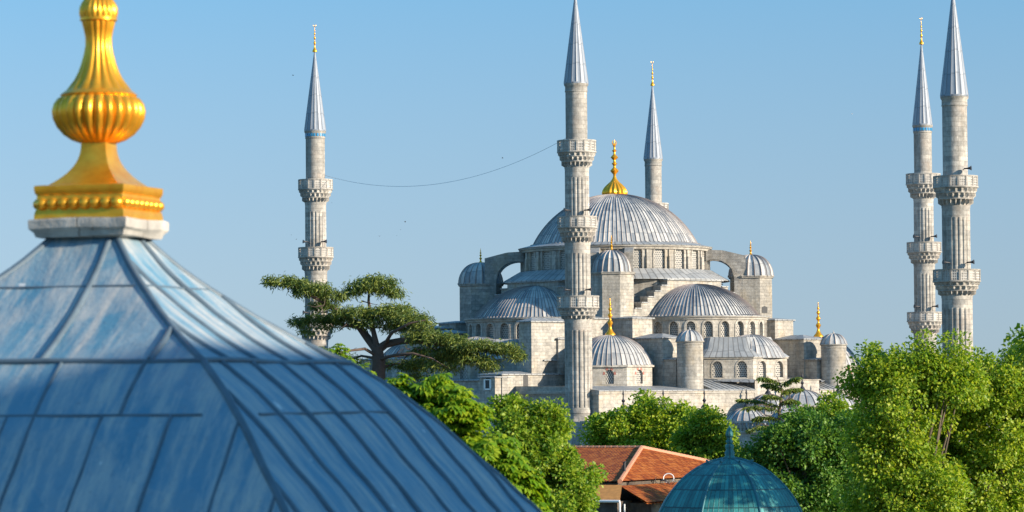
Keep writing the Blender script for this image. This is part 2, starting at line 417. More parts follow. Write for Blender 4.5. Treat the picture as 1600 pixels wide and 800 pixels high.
def patina():
    k = N('green_copper_patina'); ob = k.obj(); uv = k.uv(); sp = k.n('SeparateXYZ'); k.l(uv, sp.inputs[0])
    u, v = sp.outputs[0], sp.outputs[1]
    w = k.n('TexWhiteNoise', noise_dimensions='2D'); cb = k.n('CombineXYZ'); k.l(k.math('FLOOR', u), cb.inputs[0]); k.l(k.math('FLOOR', v), cb.inputs[1]); k.l(cb.outputs[0], w.inputs['Vector'])
    t = k.math('ADD', k.math('MULTIPLY', w.outputs['Value'], .35), k.math('MULTIPLY', k.noise(k.mapping(ob, (1, 1, .25)), 2.2, 6, .65), .9))
    col = k.mix(k.ramp(t, (.35, 0.0), (.85, 1.0)), (.008, .075, .085), (.035, .24, .23))
    fl = k.math('ABSOLUTE', k.math('SUBTRACT', k.math('FRACT', v), .5))
    fu = k.math('ABSOLUTE', k.math('SUBTRACT', k.math('FRACT', u), .5))
    ln = k.math('MAXIMUM', k.ramp(fl, (.455, 0.0), (.485, 1.0)), k.ramp(fu, (.42, 0.0), (.47, 1.0)))
    col = k.mix(k.math('MULTIPLY', ln, .85), col, (.006, .03, .038))
    k.l(col, k.b.inputs['Base Color']); k.set(Roughness=.55, Metallic=.0); k.bump(k.math('ADD', k.math('MULTIPLY', ln, -.8), k.noise(ob, 5, 5)), .6, .04); return k.m
M['patina'] = patina()
M['patina_dark'] = plain('dark_copper_rib', (.03, .13, .15), .5, .2, .5, 4)
def rooftile():
    k = N('terracotta_tiles'); uv = k.uv(); ob = k.obj(); sp = k.n('SeparateXYZ'); k.l(uv, sp.inputs[0])
    u, v = k.math('DIVIDE', sp.outputs[0], .24), k.math('DIVIDE', sp.outputs[1], .34)
    w = k.n('TexWhiteNoise', noise_dimensions='2D'); cb = k.n('CombineXYZ'); k.l(k.math('FLOOR', u), cb.inputs[0]); k.l(k.math('FLOOR', v), cb.inputs[1]); k.l(cb.outputs[0], w.inputs['Vector'])
    t = k.math('ADD', k.math('MULTIPLY', w.outputs['Value'], .5), k.math('MULTIPLY', k.noise(ob, .8, 5, .65), .6))
    col = k.ramp(t, (.2, (.15, .028, .006)), (.55, (.33, .075, .011)), (.9, (.46, .15, .03)))
    fv = k.math('FRACT', v)
    col = k.mix(k.ramp(fv, (0, .75), (.22, 0.0)), col, (.06, .014, .01))
    h = k.math('ADD', k.math('SUBTRACT', 1.0, fv), k.math('MULTIPLY', k.math('SINE', k.math('MULTIPLY', u, 2*pi)), .35))
    k.l(col, k.b.inputs['Base Color']); k.set(Roughness=.9); k.b.inputs['Specular IOR Level'].default_value = .2; k.bump(h, .9, .07); return k.m
M['rooftile'] = rooftile()
M['rooftile_old'] = plain('old_roof_tiles', (.50, .22, .055), .85, 0, .5, 3.5)
M['ridge_tile'] = plain('ridge_tile', (.50, .24, .14), .8, 0, .3, 5)

# ------------------------------------------------------------------ ground
g = G(); g.poly([(-2500, -300, 0), (2500, -300, 0), (2500, 4500, 0), (-2500, 4500, 0)])
tag(g.build('ground', M['soil'], sharp=None), kind='structure')
g = G(); g.poly([(*wxy(-60, -55), .004), (*wxy(-60, 110), .004), (*wxy(60, 110), .004), (*wxy(60, -55), .004)])
tag(g.build('courtyard_paving', M['paving'], sharp=None), kind='structure')

# ------------------------------------------------------------------ gilded finials (turned)
ALEM = [(.135, 0), (.14, .03), (.12, .07), (.075, .12), (.045, .18), (.03, .25), (.055, .30), (.072, .335), (.055, .37), (.026, .40), (.024, .45), (.048, .49), (.062, .52), (.048, .55),
        (.022, .58), (.020, .62), (.038, .65), (.048, .675), (.036, .70), (.016, .725), (.015, .76), (.03, .785), (.026, .81), (.012, .83), (.009, .90), (.012, .92), (.002, .955)]
def alem(parent, c, z0, H, k=1.0, mat='gold'):
    g = G(); rev(g, [(r*H*k, z0+z*H) for r, z in ALEM], 14, c)
    return g.build('finial', M[mat], parent, 50)
def crescent(g, c, z, r):                               # horned ring standing on a finial, seen face on
    pts = [(c[0]+r*cos(t), c[1], z+r*sin(t)) for t in [radians(125+290*i/14) for i in range(15)]]
    g.tube(pts, [r*.08+r*.2*sin(pi*i/14) for i in range(15)], 6)

# ------------------------------------------------------------------ the mosque
mosque = tag(empty('mosque', MC, PHI), 'grey stone mosque with a great lead dome and cascading half domes', 'mosque')
def part(g, name, mat, parent=None, sharp=35): return g.build(name, M[mat], parent or mosque, sharp)
# local plan is (a, -b): a runs along the sunlit front, b towards the viewer's side
def blk(g, a0, a1, b0, b1, z0, z1): g.box(a0, a1, -b1, -b0, z0, z1)
def hipcap(g, a0, a1, b0, b1, z, rise, over=.25, th=.14):
    x0, x1, y0, y1 = a0-over, a1+over, -b1-over, -b0+over
    g.box(x0, x1, y0, y1, z, z+th)
    m = min(x1-x0, y1-y0)/2*.92
    A = [(x0, y0, z+th), (x1, y0, z+th), (x1, y1, z+th), (x0, y1, z+th)]
    B = [(x0+m, y0+m, z+th+rise), (x1-m, y0+m, z+th+rise), (x1-m, y1-m, z+th+rise), (x0+m, y1-m, z+th+rise)]
    for i in range(4):
        j = (i+1) % 4
        p, q = Vector(A[i]), Vector(A[j]); L = (q-p).length
        g.poly([A[i], A[j], B[j], B[i]], ((0, 0), (L/.75, 0), ((L-m)/.75, m), (m/.75, m)))
    g.poly(B)
def octo(R, c=(0, 0), n=8, off=pi/8): return [(c[0]+R*cos(2*pi*i/n+off), c[1]+R*sin(2*pi*i/n+off)) for i in range(n)]
DEG = pi/180

# great dome and its drum
zd = zl(0, 0, 383); za = zl(0, 0, 303)
g = G(); lead_dome(g, (0, 0), 11.55, zd, za-zd, 112, ridge=.10, frac=.16, n=18)
dome = part(g, 'main_dome', 'lead')
RD = 13.0; zdr0 = zl(0, 0, 430); zc = zl(0, 0, 389)
g = G(); m = cyl_map((0, 0), RD)
step = 15*DEG; wins = []
for k in range(24):
    wins.append((( -90-41.7+11+15*k) % 360)*DEG*RD)
sill, spr = zl(0, 0, 425), zl(0, 0, 400)
ops = [(w, .8, sill, spr) for w in wins]
s_start = min(wins)-step*RD/2
arched_wall(g, s_start, s_start+2*pi*RD, zdr0-2.2, zc, ops, m, .5)
for w in wins:
    arch_band(g, w, .8, sill, spr, m, .22, .10)
    t = (w/RD)+step/2; er = (cos(t), sin(t)); et = (-sin(t), cos(t))
    c = ((RD+.14)*er[0], (RD+.14)*er[1]); g.obox(c, er, et, .2, .34, zdr0, zc-1.5)
    c2 = ((RD+.06)*er[0], (RD+.06)*er[1]); g.obox(c2, er, et, .12, .3, zc-1.5, zc-.62)
rev(g, [(RD-.1, zc-.6), (RD+.25, zc-.55), (RD+.32, zc-.3), (RD+.55, zc-.2), (RD+.55, zc-.02), (RD, zc)], 96)
drum = part(g, 'main_drum', 'stone_light')
for w in wins:
    t = (w/RD)
    if cos(t-(-90-41.7)*DEG) > -.2: window_pane('window', w, .8, sill, spr, m, .24, M['lattice'], drum)
g = G(); rev(g, [(RD+.62, zc-.03), (RD+.66, zc+.06), (11.9, zd-.05), (11.5, zd+.02)], 96); part(g, 'drum_roof', 'lead_flat')
# gilded onion and spire on the great dome
zb = za-.35; H = zl(0, 0, 218)-zb
g = G(); R0 = 1.62
rev(g, [(R0*.96, zb), (R0*1.03, zb+.25), (R0*1.05, zb+.55), (R0*1.0, zb+.85), (R0*.86, zb+1.25), (R0*.64, zb+1.65), (R0*.40, zb+2.05), (R0*.21, zb+2.45), (R0*.11, zb+2.9)], 96,
    rmod=lambda t, i, r: r*(1+.07*cos(16*t)*(1 if 0 < i < 6 else 0)))
rev(g, [(.18, zb+2.7), (.2, zb+3.1), (.42, zb+3.35), (.62, zb+3.6), (.42, zb+3.85), (.2, zb+4.05), (.2, zb+4.4), (.42, zb+4.6), (.2, zb+4.8), (.17, zb+5.1), (.38, zb+5.3), (.54, zb+5.5), (.38, zb+5.7),
        (.16, zb+5.9), (.15, zb+6.25), (.36, zb+6.42), (.14, zb+6.6), (.12, zb+7.0), (.24, zb+7.15), (.1, zb+7.3), (.05, zb+7.9), (.01, zb+H-.75)], 16)
crescent(g, (0, 0), zb+H-.42, .36)
part(g, 'finial', 'gold', dome, 50)

# stepped arch walls, roof skirt and body under the drum
zs = [zl(-3, 15.5, 438)-i*(zl(-3, 15.5, 438)-zl(-11, 14.5, 492))/6 for i in range(7)]
z_roof1 = zl(0, 14, 440)
g = G(); g.prism(octo(14.2/cos(pi/8)), zs[-1]-6, zs[0]+.12); blk(g, -14.1, 14.1, -14.1, 14.1, zs[-1]-6, zs[-1]); rev(g, [(RD+.5, zs[-1]), (RD+.5, zdr0+.1)], 64); part(g, 'central_block', 'stone')
g = G(); gl = G()
for q in range(4):
    ca, sa = [(1, 0), (0, 1), (-1, 0), (0, -1)][q]
    gl = G()
    def rot(x, y): return (x*ca-y*sa, x*sa+y*ca)
    def wall(x0, x1, z0, z1, gg, y0=-15.7, y1=-14.25):
        P = [rot(x0, y0), rot(x1, y0), rot(x1, y1), rot(x0, y1)]; gg.prism(P, z0, z1)
    wall(-5.2, 5.2, zs[-1]-6, zs[0], g); wall(-5.4, 5.4, zs[0], zs[0]+.16, gl, -15.95)
    for i in range(1, 7):
        for sg in (-1, 1):
            a, b = sg*(5.2+1.25*(i-1)), sg*(5.2+1.25*i)
            wall(min(a, b), max(a, b), zs[-1]-6, zs[i], g, -15.7-.002*i); wall(min(a, b), max(a, b), zs[i], zs[i]+.14, gl, -15.9)
    part(gl, 'step_covering', 'lead_flat')
part(g, 'stepped_arch_wall', 'stone')
g = G(); rows = []; uv = []
for r, z in ((RD+.55, zdr0+.45), (15.95, zs[0]+.32), (16.0, zs[0]+.19), (14.3, zs[0]+.15)):
    rows.append([(r*cos(2*pi*k/96), r*sin(2*pi*k/96), z) for k in range(96)]); uv.append([(k, r) for k in range(97)])
g.grid(rows, uv, True); part(g, 'skirt_roof', 'lead_flat')

# corner weight turrets with ribbed caps, flying buttresses
for sa_, sb_ in ((-1, 1), (1, 1), (-1, -1), (1, -1)):
    c = (13.4*sa_, -13.4*sb_)
    zt0, zt1 = zs[-1]-7, zl(13.4*sa_, 13.4*sb_, 426 if sb_*sa_ < 0 and sb_ > 0 else (432 if sa_*sb_ > 0 and sa_ > 0 else 444))
    if (sa_, sb_) == (1, -1): zt1 = zl(-13.4, 13.4, 426)
    g = G(); g.prism(octo(3.15, c), zt0, zt1-.3); g.prism(octo(3.35, c), zt1-.3, zt1-.1); g.prism(octo(3.45, c), zt1-.1, zt1+.02)
    if (sa_, sb_) == (1, 1): blk(g, 12.2, 13.1, 16.2, 16.6, 25.2, 26.4)
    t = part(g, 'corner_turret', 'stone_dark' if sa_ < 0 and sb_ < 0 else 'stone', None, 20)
    Rt_ = 2.5 if (sa_, sb_) == (-1, 1) else 3.0
    g = G(); lead_dome(g, c, Rt_, zt1+.1, 2.95, 20, ridge=.20, frac=.22, n=12); part(g, 'turret_dome', 'lead', t)
    alem(t, c, zt1+2.85, 2.3, 1.25)
    if (sa_, sb_) == (1, 1):
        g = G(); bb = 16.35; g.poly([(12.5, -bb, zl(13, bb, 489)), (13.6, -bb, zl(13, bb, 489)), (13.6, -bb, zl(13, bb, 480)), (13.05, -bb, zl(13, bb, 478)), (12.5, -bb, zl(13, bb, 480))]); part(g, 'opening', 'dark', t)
    g = G(); er = (sa_/sqrt(2), -sb_/sqrt(2)); et = (-er[1], er[0])
    zb0, zb1, zb2 = zdr0-.6, zc-.35, zc-1.25
    for off in (-2.3, 2.3):
        prof = []
        ri, ro, rp = RD-.3, RD+3.6, RD+5.2
        top = [(ri, zb1), (RD+2.0, zb1-.1), (rp, zb2), (rp, zb0-3.5)]
        arch = [(ro, zb0-3.5)]+[(ri+.9+(ro-ri-.9)*cos(a), zb0+(zb1-1.3-zb0)*sin(a)) for a in [pi/2*i/9 for i in range(10)]]+[(ri+.9, zb1-1.5), (ri, zb1-1.6)]
        # side faces as a strip between the top line and the arch line
        up = [(ri, zb1)]+[(r, zb1-.1*(r-ri)/2 if r < RD+2 else zb1-.1+(zb2-zb1+.1)*(r-RD-2)/(rp-RD-2)) for r in np.linspace(ri+.9, ro, 10)]
        lo = [(ri, zb1-1.6)]+[(r, zb0+(zb1-1.35-zb0)*sqrt(max(0, 1-((r-ri-.9)/(ro-ri-.9))**2))) for r in np.linspace(ri+.9, ro, 10)]
        up += [(ro+.001, up[-1][1]), (rp, zb2)]; lo += [(ro+.001, zb0-4), (rp, zb0-4)]
        def P(r, z, w): return (er[0]*r+et[0]*(off+w), er[1]*r+et[1]*(off+w), z)
        rows = [[P(r, z, -.6) for r, z in lo], [P(r, z, -.6) for r, z in up], [P(r, z, .6) for r, z in up], [P(r, z, .6) for r, z in lo], [P(r, z, -.6) for r, z in lo]]
        g.grid(rows)
        g.poly([rows[0][-1], rows[1][-1], rows[2][-1], rows[3][-1]])
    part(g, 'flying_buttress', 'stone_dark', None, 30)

# half domes, their drums, apses, and the stepped piers (four sides)
def side_map(q):
    ca, sa = [(1, 0), (0, 1), (-1, 0), (0, -1)][q]
    return lambda p, o: (p*ca+o*sa, p*sa-o*ca)
SIDES = [(0, 15.9, -90), (3, 15.0, 180), (1, 15.5, 0), (2, 15.5, 90)]
zh0, zh1 = zl(0, 17, 494), zl(0, 17, 443)
zw1, zw0 = zl(0, 24, 494.5), zl(0, 24, 530)
for q, dist, ang in SIDES:
    X = side_map(q); c = X(0, dist); A0 = ang*DEG
    vis = q in (0, 3)
    g = G(); lead_dome(g, c, 8.6, zh0, zh1-zh0, 58, A0-pi/2-.25, A0+pi/2+.25, ridge=.12, frac=.11, n=16)
    hd = part(g, 'half_dome', 'lead')
    R = 9.6; m = cyl_map(c, R); wl_ = [(A0+(7+14*k)*DEG)*R for k in range(-7, 7)]
    si, sp = zl(0, 25, 526.5), zl(0, 25, 510)
    g = G(); arched_wall(g, (A0-pi/2-.35)*R, (A0+pi/2+.35)*R, zw0-3, zw1-.4, [(w, .62, si, sp) for w in wl_], m, .55)
    for w in wl_: arch_band(g, w, .62, si, sp, m, .26, .07)
    rev(g, [(R-.05, zw1-.45), (R+.2, zw1-.4), (R+.22, zw1-.22), (R+.42, zw1-.12), (R+.42, zw1), (R-.6, zw1+.05)], 60, c, A0-pi/2-.35, A0+pi/2+.35)
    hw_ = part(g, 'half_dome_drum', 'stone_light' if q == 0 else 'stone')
    for w in wl_: 
        if vis: window_pane('window', w, .62, si, sp, m, .5, M['lattice'], hw_)
    g = G(); rev(g, [(R+.46, zw1), (R+.46, zw1+.1), (8.9, zh0-.1), (8.6, zh0+.02)], 60, c, A0-pi/2-.35, A0+pi/2+.35); part(g, 'eaves_roof', 'lead_flat', hd)
    # polygonal apse with lead roof and small half dome
    ca = X(0, 22.0); ap = 7.85; Ro = ap/cos(pi/8)
    ze, zf = zl(0, 29, 560), zl(0, 30, 592) - 1.2
    g = G(); wn_ = []
    P = [(ca[0]+Ro*cos(A0+(-112.5+45*k)*DEG), ca[1]+Ro*sin(A0+(-112.5+45*k)*DEG)) for k in range(6)]
    for k in range(5):
        m2, L = flat_map(P[k], P[k+1])
        sil, sprr, hw2 = zl(0, 30, 589.5), zl(0, 30, 573), .68
        cs = [L*.27, L*.77]
        o2 = [(s_, hw2, sil, sprr) for s_ in cs]
        arched_wall(g, 0, L, zf, ze, o2, m2, .4)
        for s_ in cs: arch_band(g, s_, hw2, sil, sprr, m2, .2, .06); wn_.append((s_, hw2, sil, sprr, m2))
    g.prism([(ca[0]+(Ro+.22)*cos(A0+(-112.5+45*k)*DEG), ca[1]+(Ro+.22)*sin(A0+(-112.5+45*k)*DEG)) for k in range(6)], ze-.02, ze+.16)
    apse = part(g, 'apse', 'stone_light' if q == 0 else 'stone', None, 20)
    if vis:
        for s_, h_, a_, b_, mm in wn_: window_pane('window', s_, h_, a_, b_, mm, .36, M['lattice'], apse)
    g = G(); zr1 = zl(0, 25.5, 527)
    Ri = 5.2/cos(pi/8); rows, uv = [], []
    for rr, zz in ((Ro+.35, ze+.163), (Ro+.35, ze+.26), ((Ro+Ri)/2+.1, (ze+zr1)/2-.1), (Ri+.6, zr1), (Ri-2.5, zr1+.05)):
        row, u_ = [], []
        for k in range(5):
            for j in range(8 if k < 4 else 9):
                t0_, t1_ = A0+(-112.5+45*k)*DEG, A0+(-67.5+45*k)*DEG; f = j/8
                row.append((ca[0]+rr*(cos(t0_)*(1-f)+cos(t1_)*f), ca[1]+rr*(sin(t0_)*(1-f)+sin(t1_)*f), zz)); u_.append(((k*8+j), zz*1.5))
        rows.append(row); uv.append(u_)
    g.grid(rows, uv); part(g, 'apse_roof', 'lead_flat', apse)
    cb_ = X(0.4, 25.9); g = G(); lead_dome(g, cb_, 4.6, ze+.25, zr1-ze+.15, 40, ridge=.08, frac=.16, n=12); part(g, 'apse_half_dome', 'lead', apse)
    # piers stepping down on both sides
    for sg in (-1, 1):
        g = G(); gl = G()
        za1, za2, za3 = zl(-13, 19.5, 498), zl(-13, 25, 529), zl(-13, 27.5, 562)
        def pier(p0, p1, o0, o1, z0, z1, rise):
            pts = [X(sg*p0, o0), X(sg*p1, o1)]
            a0, a1 = sorted((pts[0][0], pts[1][0])); y0, y1 = sorted((pts[0][1], pts[1][1]))
            g.box(a0, a1, y0, y1, z0, z1); hipcap(gl, a0, a1, -y1, -y0, z1, rise)
        pier(11.8, 15.45, 12.5, 19.5, 12, za1, .25)
        pier(11.7, 15.3, 19.5, 25.0, 12, za2, .55)
        pier(11.9, 15.0, 25.0, 27.2, 12, za3, .2)
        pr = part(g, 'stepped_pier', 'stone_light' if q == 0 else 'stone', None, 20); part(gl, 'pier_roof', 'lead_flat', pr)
        if q in (0,):
            ct = X(sg*13.8, 28.6); zt = zl(sg*13.8, 28.6, 533 if sg < 0 else 538)
            g = G(); rev(g, [(1.72, 13), (1.72, zt-.55), (1.78, zt-.5), (1.72, zt-.42), (1.72, zt-.2), (1.9, zt-.12), (1.9, zt), (0.1, zt+.02)], 40, ct)
            tt = part(g, 'round_turret', 'stone', None, 40)
            g = G(); lead_dome(g, ct, 1.72, zt+.12, 1.35, 14, ridge=.12, frac=.2, n=10); rev(g, [(.16, zt+1.4), (.18, zt+1.55), (.06, zt+1.7), (.02, zt+1.95)], 8, ct)
            part(g, 'turret_dome', 'lead', tt)

# domes over the corners of the hall
for sa_, sb_ in ((-1, 1), (1, 1), (-1, -1), (1, -1)):
    k_ = 20.0; c = (k_*sa_, -k_*sb_); zb_, zt_ = zl(-20, 20, 606)-.8, zl(-20, 20, 574)
    Ro = 5.95; P = octo(Ro, c); g = G(); wn_ = []
    for i in range(8):
        m2, L = flat_map(P[i], P[(i+1) % 8]); o2 = [(L/2, .58, zl(-20, 20, 600), zl(-20, 20, 586))]
        arched_wall(g, 0, L, zb_, zt_, o2, m2, .35); wn_.append((o2[0], m2))
    g.prism(octo(Ro+.3, c), zt_-.01, zt_+.22)
    d_ = part(g, 'corner_dome_drum', 'stone_light', None, 20)
    vg = G()
    for (sc, hw, si, sp), m2 in wn_:
        for i in range(7):
            if i % 2: continue
            a0, a1 = pi*(i)/7, pi*(i+1)/7
            pr_ = [m2(sc+r*cos(a), sp+r*sin(a)*1.12, -.02) for a, r in ((a0, hw+.02), (a1, hw+.02), (a1, hw+.30), (a0, hw+.30))]
            vg.poly(list(reversed(pr_)))
    if sb_ > 0:
        part(vg, 'red_voussoirs', 'voussoir', d_, None)
        for o_, m2 in wn_: window_pane('window', *o_, m2, .3, M['lattice'], d_)
    g = G(); lead_dome(g, c, 5.6, zt_+.3, zl(-20, 20, 523)-zt_-.3, 52, ridge=.09, frac=.15, n=14); cdm = part(g, 'corner_dome', 'lead')
    z0_ = zl(-20, 20, 524); alem(cdm, c, z0_-.1, zl(-20, 20, 463)-z0_+.1, 1.0)

# lower hall: sunlit front wall, shaded flank, lead roofs
zN = zl(0, 31, 610); zP = zl(2, 31, 594); zE = zl(-32.5, 20, 614)
g = G(); blk(g, -32.5, 32.5, 12.3, 31, 0, zN); blk(g, -32.5, 32.5, -32, 12.3, 0, zN-.02)
gl = G()
blk(g, -4.2, 8.2, 30.2, 31.06, zN-2, zP); blk(g, -4.35, 8.35, 30.1, 31.2, zP, zP+.12)
blk(g, -32.6, -4.2, 30.6, 31.15, zN-.3, zN+.02); blk(g, 8.2, 32.6, 30.6, 31.15, zN-.3, zN+.02)
hall = part(g, 'hall_wall', 'stone_light', None, 20)
g = G()
zR = zl(0, 26, 592)
zR1 = zl(-20, 26, 603)
for a0, a1, e in ((-12.2, -4.2, 0), (8.2, 32.7, 0), (-4.2, 8.2, .9)):
    n_ = int((a1-a0)/.9); rows, uv = [], []
    for b, z in ((31.25-e, zN+.03), (31.25-e, zN+.13), (27.0, zR-.15), (22.0, zR+.25), (11.5, zR+.3)):
        rows.append([(a0+(a1-a0)*i/n_, -b, z) for i in range(n_+1)]); uv.append([(i, -b) for i in range(n_+1)])
    g.grid(rows, uv)
    for i in range(n_+1):
        x = a0+(a1-a0)*i/n_; g.tube([(x, -31.2+e, zN+.16), (x, -27, zR-.1), (x, -22, zR+.3)], .07, 5)
rows, uv = [], []
for b, z in ((31.25, zN+.03), (31.25, zN+.13), (26.0, zR1), (12.3, zR1+.1)):
    rows.append([(-32.7+20.5*i/22, -b, z) for i in range(23)]); uv.append([(i, -b) for i in range(23)])
g.grid(rows, uv)
part(g, 'hall_roof', 'lead_flat', hall)
g = G(); g.poly([(-32.62, -31.2, zN-.4), (-32.62, -12.3, zN-.4), (-32.62, -12.3, zR1+.09), (-32.62, -26.0, zR1-.01), (-32.62, -31.2, zN+.12)]); g.poly([(-12.2, -31.2, zN-.1), (-12.2, -11.5, zN-.1), (-12.2, -11.5, zR+.28), (-12.2, -22, zR+.23), (-12.2, -27, zR-.17), (-12.2, -31.2, zN+.1)]); part(g, 'roof_gable', 'stone_light', hall)
for a in (-4.2, 8.2):                                   # gable ends of the raised centre of the front
    g = G()
    g.poly([(a, -31.05, zN+.1), (a, -26.2, zR-.1), (a, -31.05, zP)]); 
    s_ = -1 if a < 0 else 1
    g.poly([(a, -31.2, zP+.1), (a, -26.2, zR+.2), (a+s_*4.6, -28.0, zR-.3), (a+s_*.4, -31.2, zP-.3)])
    part(g, 'gable_roof', 'lead_flat', hall)
# flank blocks seen left of the near minaret
g = G(); gl = G()
def fl(a0, a1, b0, b1, z0, z1, rise=.3): blk(g, a0, a1, b0, b1, z0, z1); hipcap(gl, a0, a1, b0, b1, z1, rise)
fl(-29.5, -20.2, 12.6, 15.0, 14, zl(-29.5, 15, 503), .45)
fl(-34.9, -20.1, 11.0, 15.25, 8, zl(-34.9, 15, 586), .35)
fl(-36.0, -33.5, 12.1, 15.1, 6, zl(-36, 15, 590), .15)
fl(-31.5, -19.8, -30, 10.9, 10, zl(-31.5, -5, 596), .35)
fl(-26.8, -19.8, -24, 10.8, 12, zl(-26.8, -5, 560), .35)
fl(-26.0, -19.8, -12, -6, 14, zl(-26, -8, 522), .45)
fl(-24.6, -16.5, -17.8, -12.6, 14, zl(-24, -15, 514), .3)
fb = part(g, 'flank_block', 'stone'); part(gl, 'flank_roof', 'lead_flat', fb)
g = G(); zz = zl(-32.3, 9, 588)
m3 = lambda s, z, d: (-33.42+d, s, z)
def hole(parent, m_, sc, hw, z0, z1, dep=.0, mat='dark'): window_pane('opening', sc, hw, z0, z1, m_, dep, M[mat], parent)
mw = lambda s, z, d: (s, -15.26+d, z)
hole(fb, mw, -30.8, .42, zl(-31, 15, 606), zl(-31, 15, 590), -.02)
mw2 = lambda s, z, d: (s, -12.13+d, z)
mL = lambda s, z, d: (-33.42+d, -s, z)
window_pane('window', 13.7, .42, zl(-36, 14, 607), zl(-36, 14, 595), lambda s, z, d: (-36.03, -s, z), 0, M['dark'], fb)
g = G()
for u0, u1, z0, z1 in ((13.0, 13.26, 594, 609), (14.14, 14.4, 594, 609), (13.0, 14.4, 607, 609.5), (13.0, 14.4, 592.5, 594)):
    blk(g, -36.12, -36.0, u0, u1, zl(-36, 14, z1), zl(-36, 14, z0))
part(g, 'window_frame', 'white', fb)
# tall relieving arch low on the flank, pilasters of the far gallery
g = G(); za_ = zl(-32.5, 21, 668)
pts = [(-32.56, -(21.5-5.2*cos(t)), za_+3.0*sin(t)) for t in [pi*i/16 for i in range(17)]]
for i in range(16):
    p, q_ = Vector(pts[i]), Vector(pts[i+1]); n_ = Vector((0, p.y+21.5, p.z-za_)).normalized()*.55; n2 = Vector((0, q_.y+21.5, q_.z-za_)).normalized()*.55
    g.poly([p, q_, q_+n2, p+n_])
    g.poly([p+n_, q_+n2, q_+n2+Vector((.2, 0, 0)), p+n_+Vector((.2, 0, 0))])
g.poly([(-32.53, y, z) for _, y, z in pts])
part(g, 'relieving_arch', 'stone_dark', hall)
g = G(); zc1 = zE
blk(g, -32.9, -32.4, 15.4, 28, zE-.1, zE+.25)
part(g, 'string_course', 'stone_light', hall)
g = G()
for i in range(9): blk(g, -27.05, -26.7, -22+3.0*i, -21.4+3.0*i, zl(-31.5, -5, 596), zl(-26.8, -5, 562))
part(g, 'gallery_pilaster', 'stone_light', fb)

# ------------------------------------------------------------------ courtyard arcades with rows of small domes
court = tag(empty('courtyard_arcade', MC, PHI), 'low arcade of small ribbed domes before the sunlit mosque front, half hidden by trees', 'arcade')
g = G(); gl = G()
zA = zl(-32.5, 57, 676)
blk(g, -36, -29, 31.2, 97, 0, zA); blk(g, -36.25, -35.6, 31.4, 97, zA, zA+.22)
zQ = zl(0, 35, 655)
blk(g, -28.98, 30, 31.2, 38, 0, zQ); blk(g, -2.3, 4.6, 31.25, 38.05, zQ, zl(1, 35, 642))
aw = g.build('arcade_wall', M['stone_light'], court, 20)
g = G(); blk(g, -35.5, -29.3, 31.3, 96.8, zA+.004, zA+.2); blk(g, -28.9, 29.8, 31.3, 37.9, zQ+.004, zQ+.15); g.build('arcade_roof', M['lead_flat'], court, 20)
def cdome(c, R, z, h, fin):
    g = G(); rev(g, [(R+.15, z-.1), (R+.15, z+.45), (R+.3, z+.5), (R+.3, z+.62), (R-.1, z+.64)], 32, c)
    o = g.build('dome_collar', M['stone_light'], court)
    g = G(); lead_dome(g, c, R, z+.7, h, 20, ridge=.10, frac=.1, n=12); d = g.build('small_dome', M['lead'], court)
    if fin:
        g = G(); zt = z+.6+h; rev(g, [(.5, zt), (.42, zt+.2), (.16, zt+.55), (.12, zt+.8), (.26, zt+1.0), (.12, zt+1.2), (.07, zt+1.7), (.14, zt+1.85), (.02, zt+2.4)], 10, c); g.build('finial', M['black_metal'], d)
for i in range(9): cdome((-32.4, -(35.4+7.2*i)), 2.75, zA+.1, zl(-32.5, 57, 637)-zA-.8, True)
for a in (-5.4, 8.0): cdome((a, -34.6), 2.8, zQ+.1, 2.6, True)
cdome((1.15, -34.6), 3.55, zl(1, 35, 641), zl(1, 35, 609)-zl(1, 35, 641)-.7, True)
g = G(); zb_ = zA+.22
for i in range(int(64/.62)):
    b = 31.6+.62*i; x = -35.95
    rev(g, [(.17, zb_), (.13, zb_+.15), (.2, zb_+.5), (.11, zb_+.85), (.16, zb_+1.0)], 6, (x, -b))
blk(g, -36.2, -35.7, 31.4, 96, zb_+1.0, zb_+1.22)
g.build('balustrade', M['stone_light'], court, 40)
g = G(); c = (-35.2, -66.0); z_ = zb_; rev(g, [(1.1, z_-1), (1.1, z_+1.3), (1.2, z_+1.35), (1.2, z_+1.5), (1.05, z_+1.9), (.75, z_+2.3), (.3, z_+2.6), (.08, z_+2.75), (.12, z_+2.9), (.04, z_+3.4)], 20, c); g.build('stair_turret', M['lead'], court)

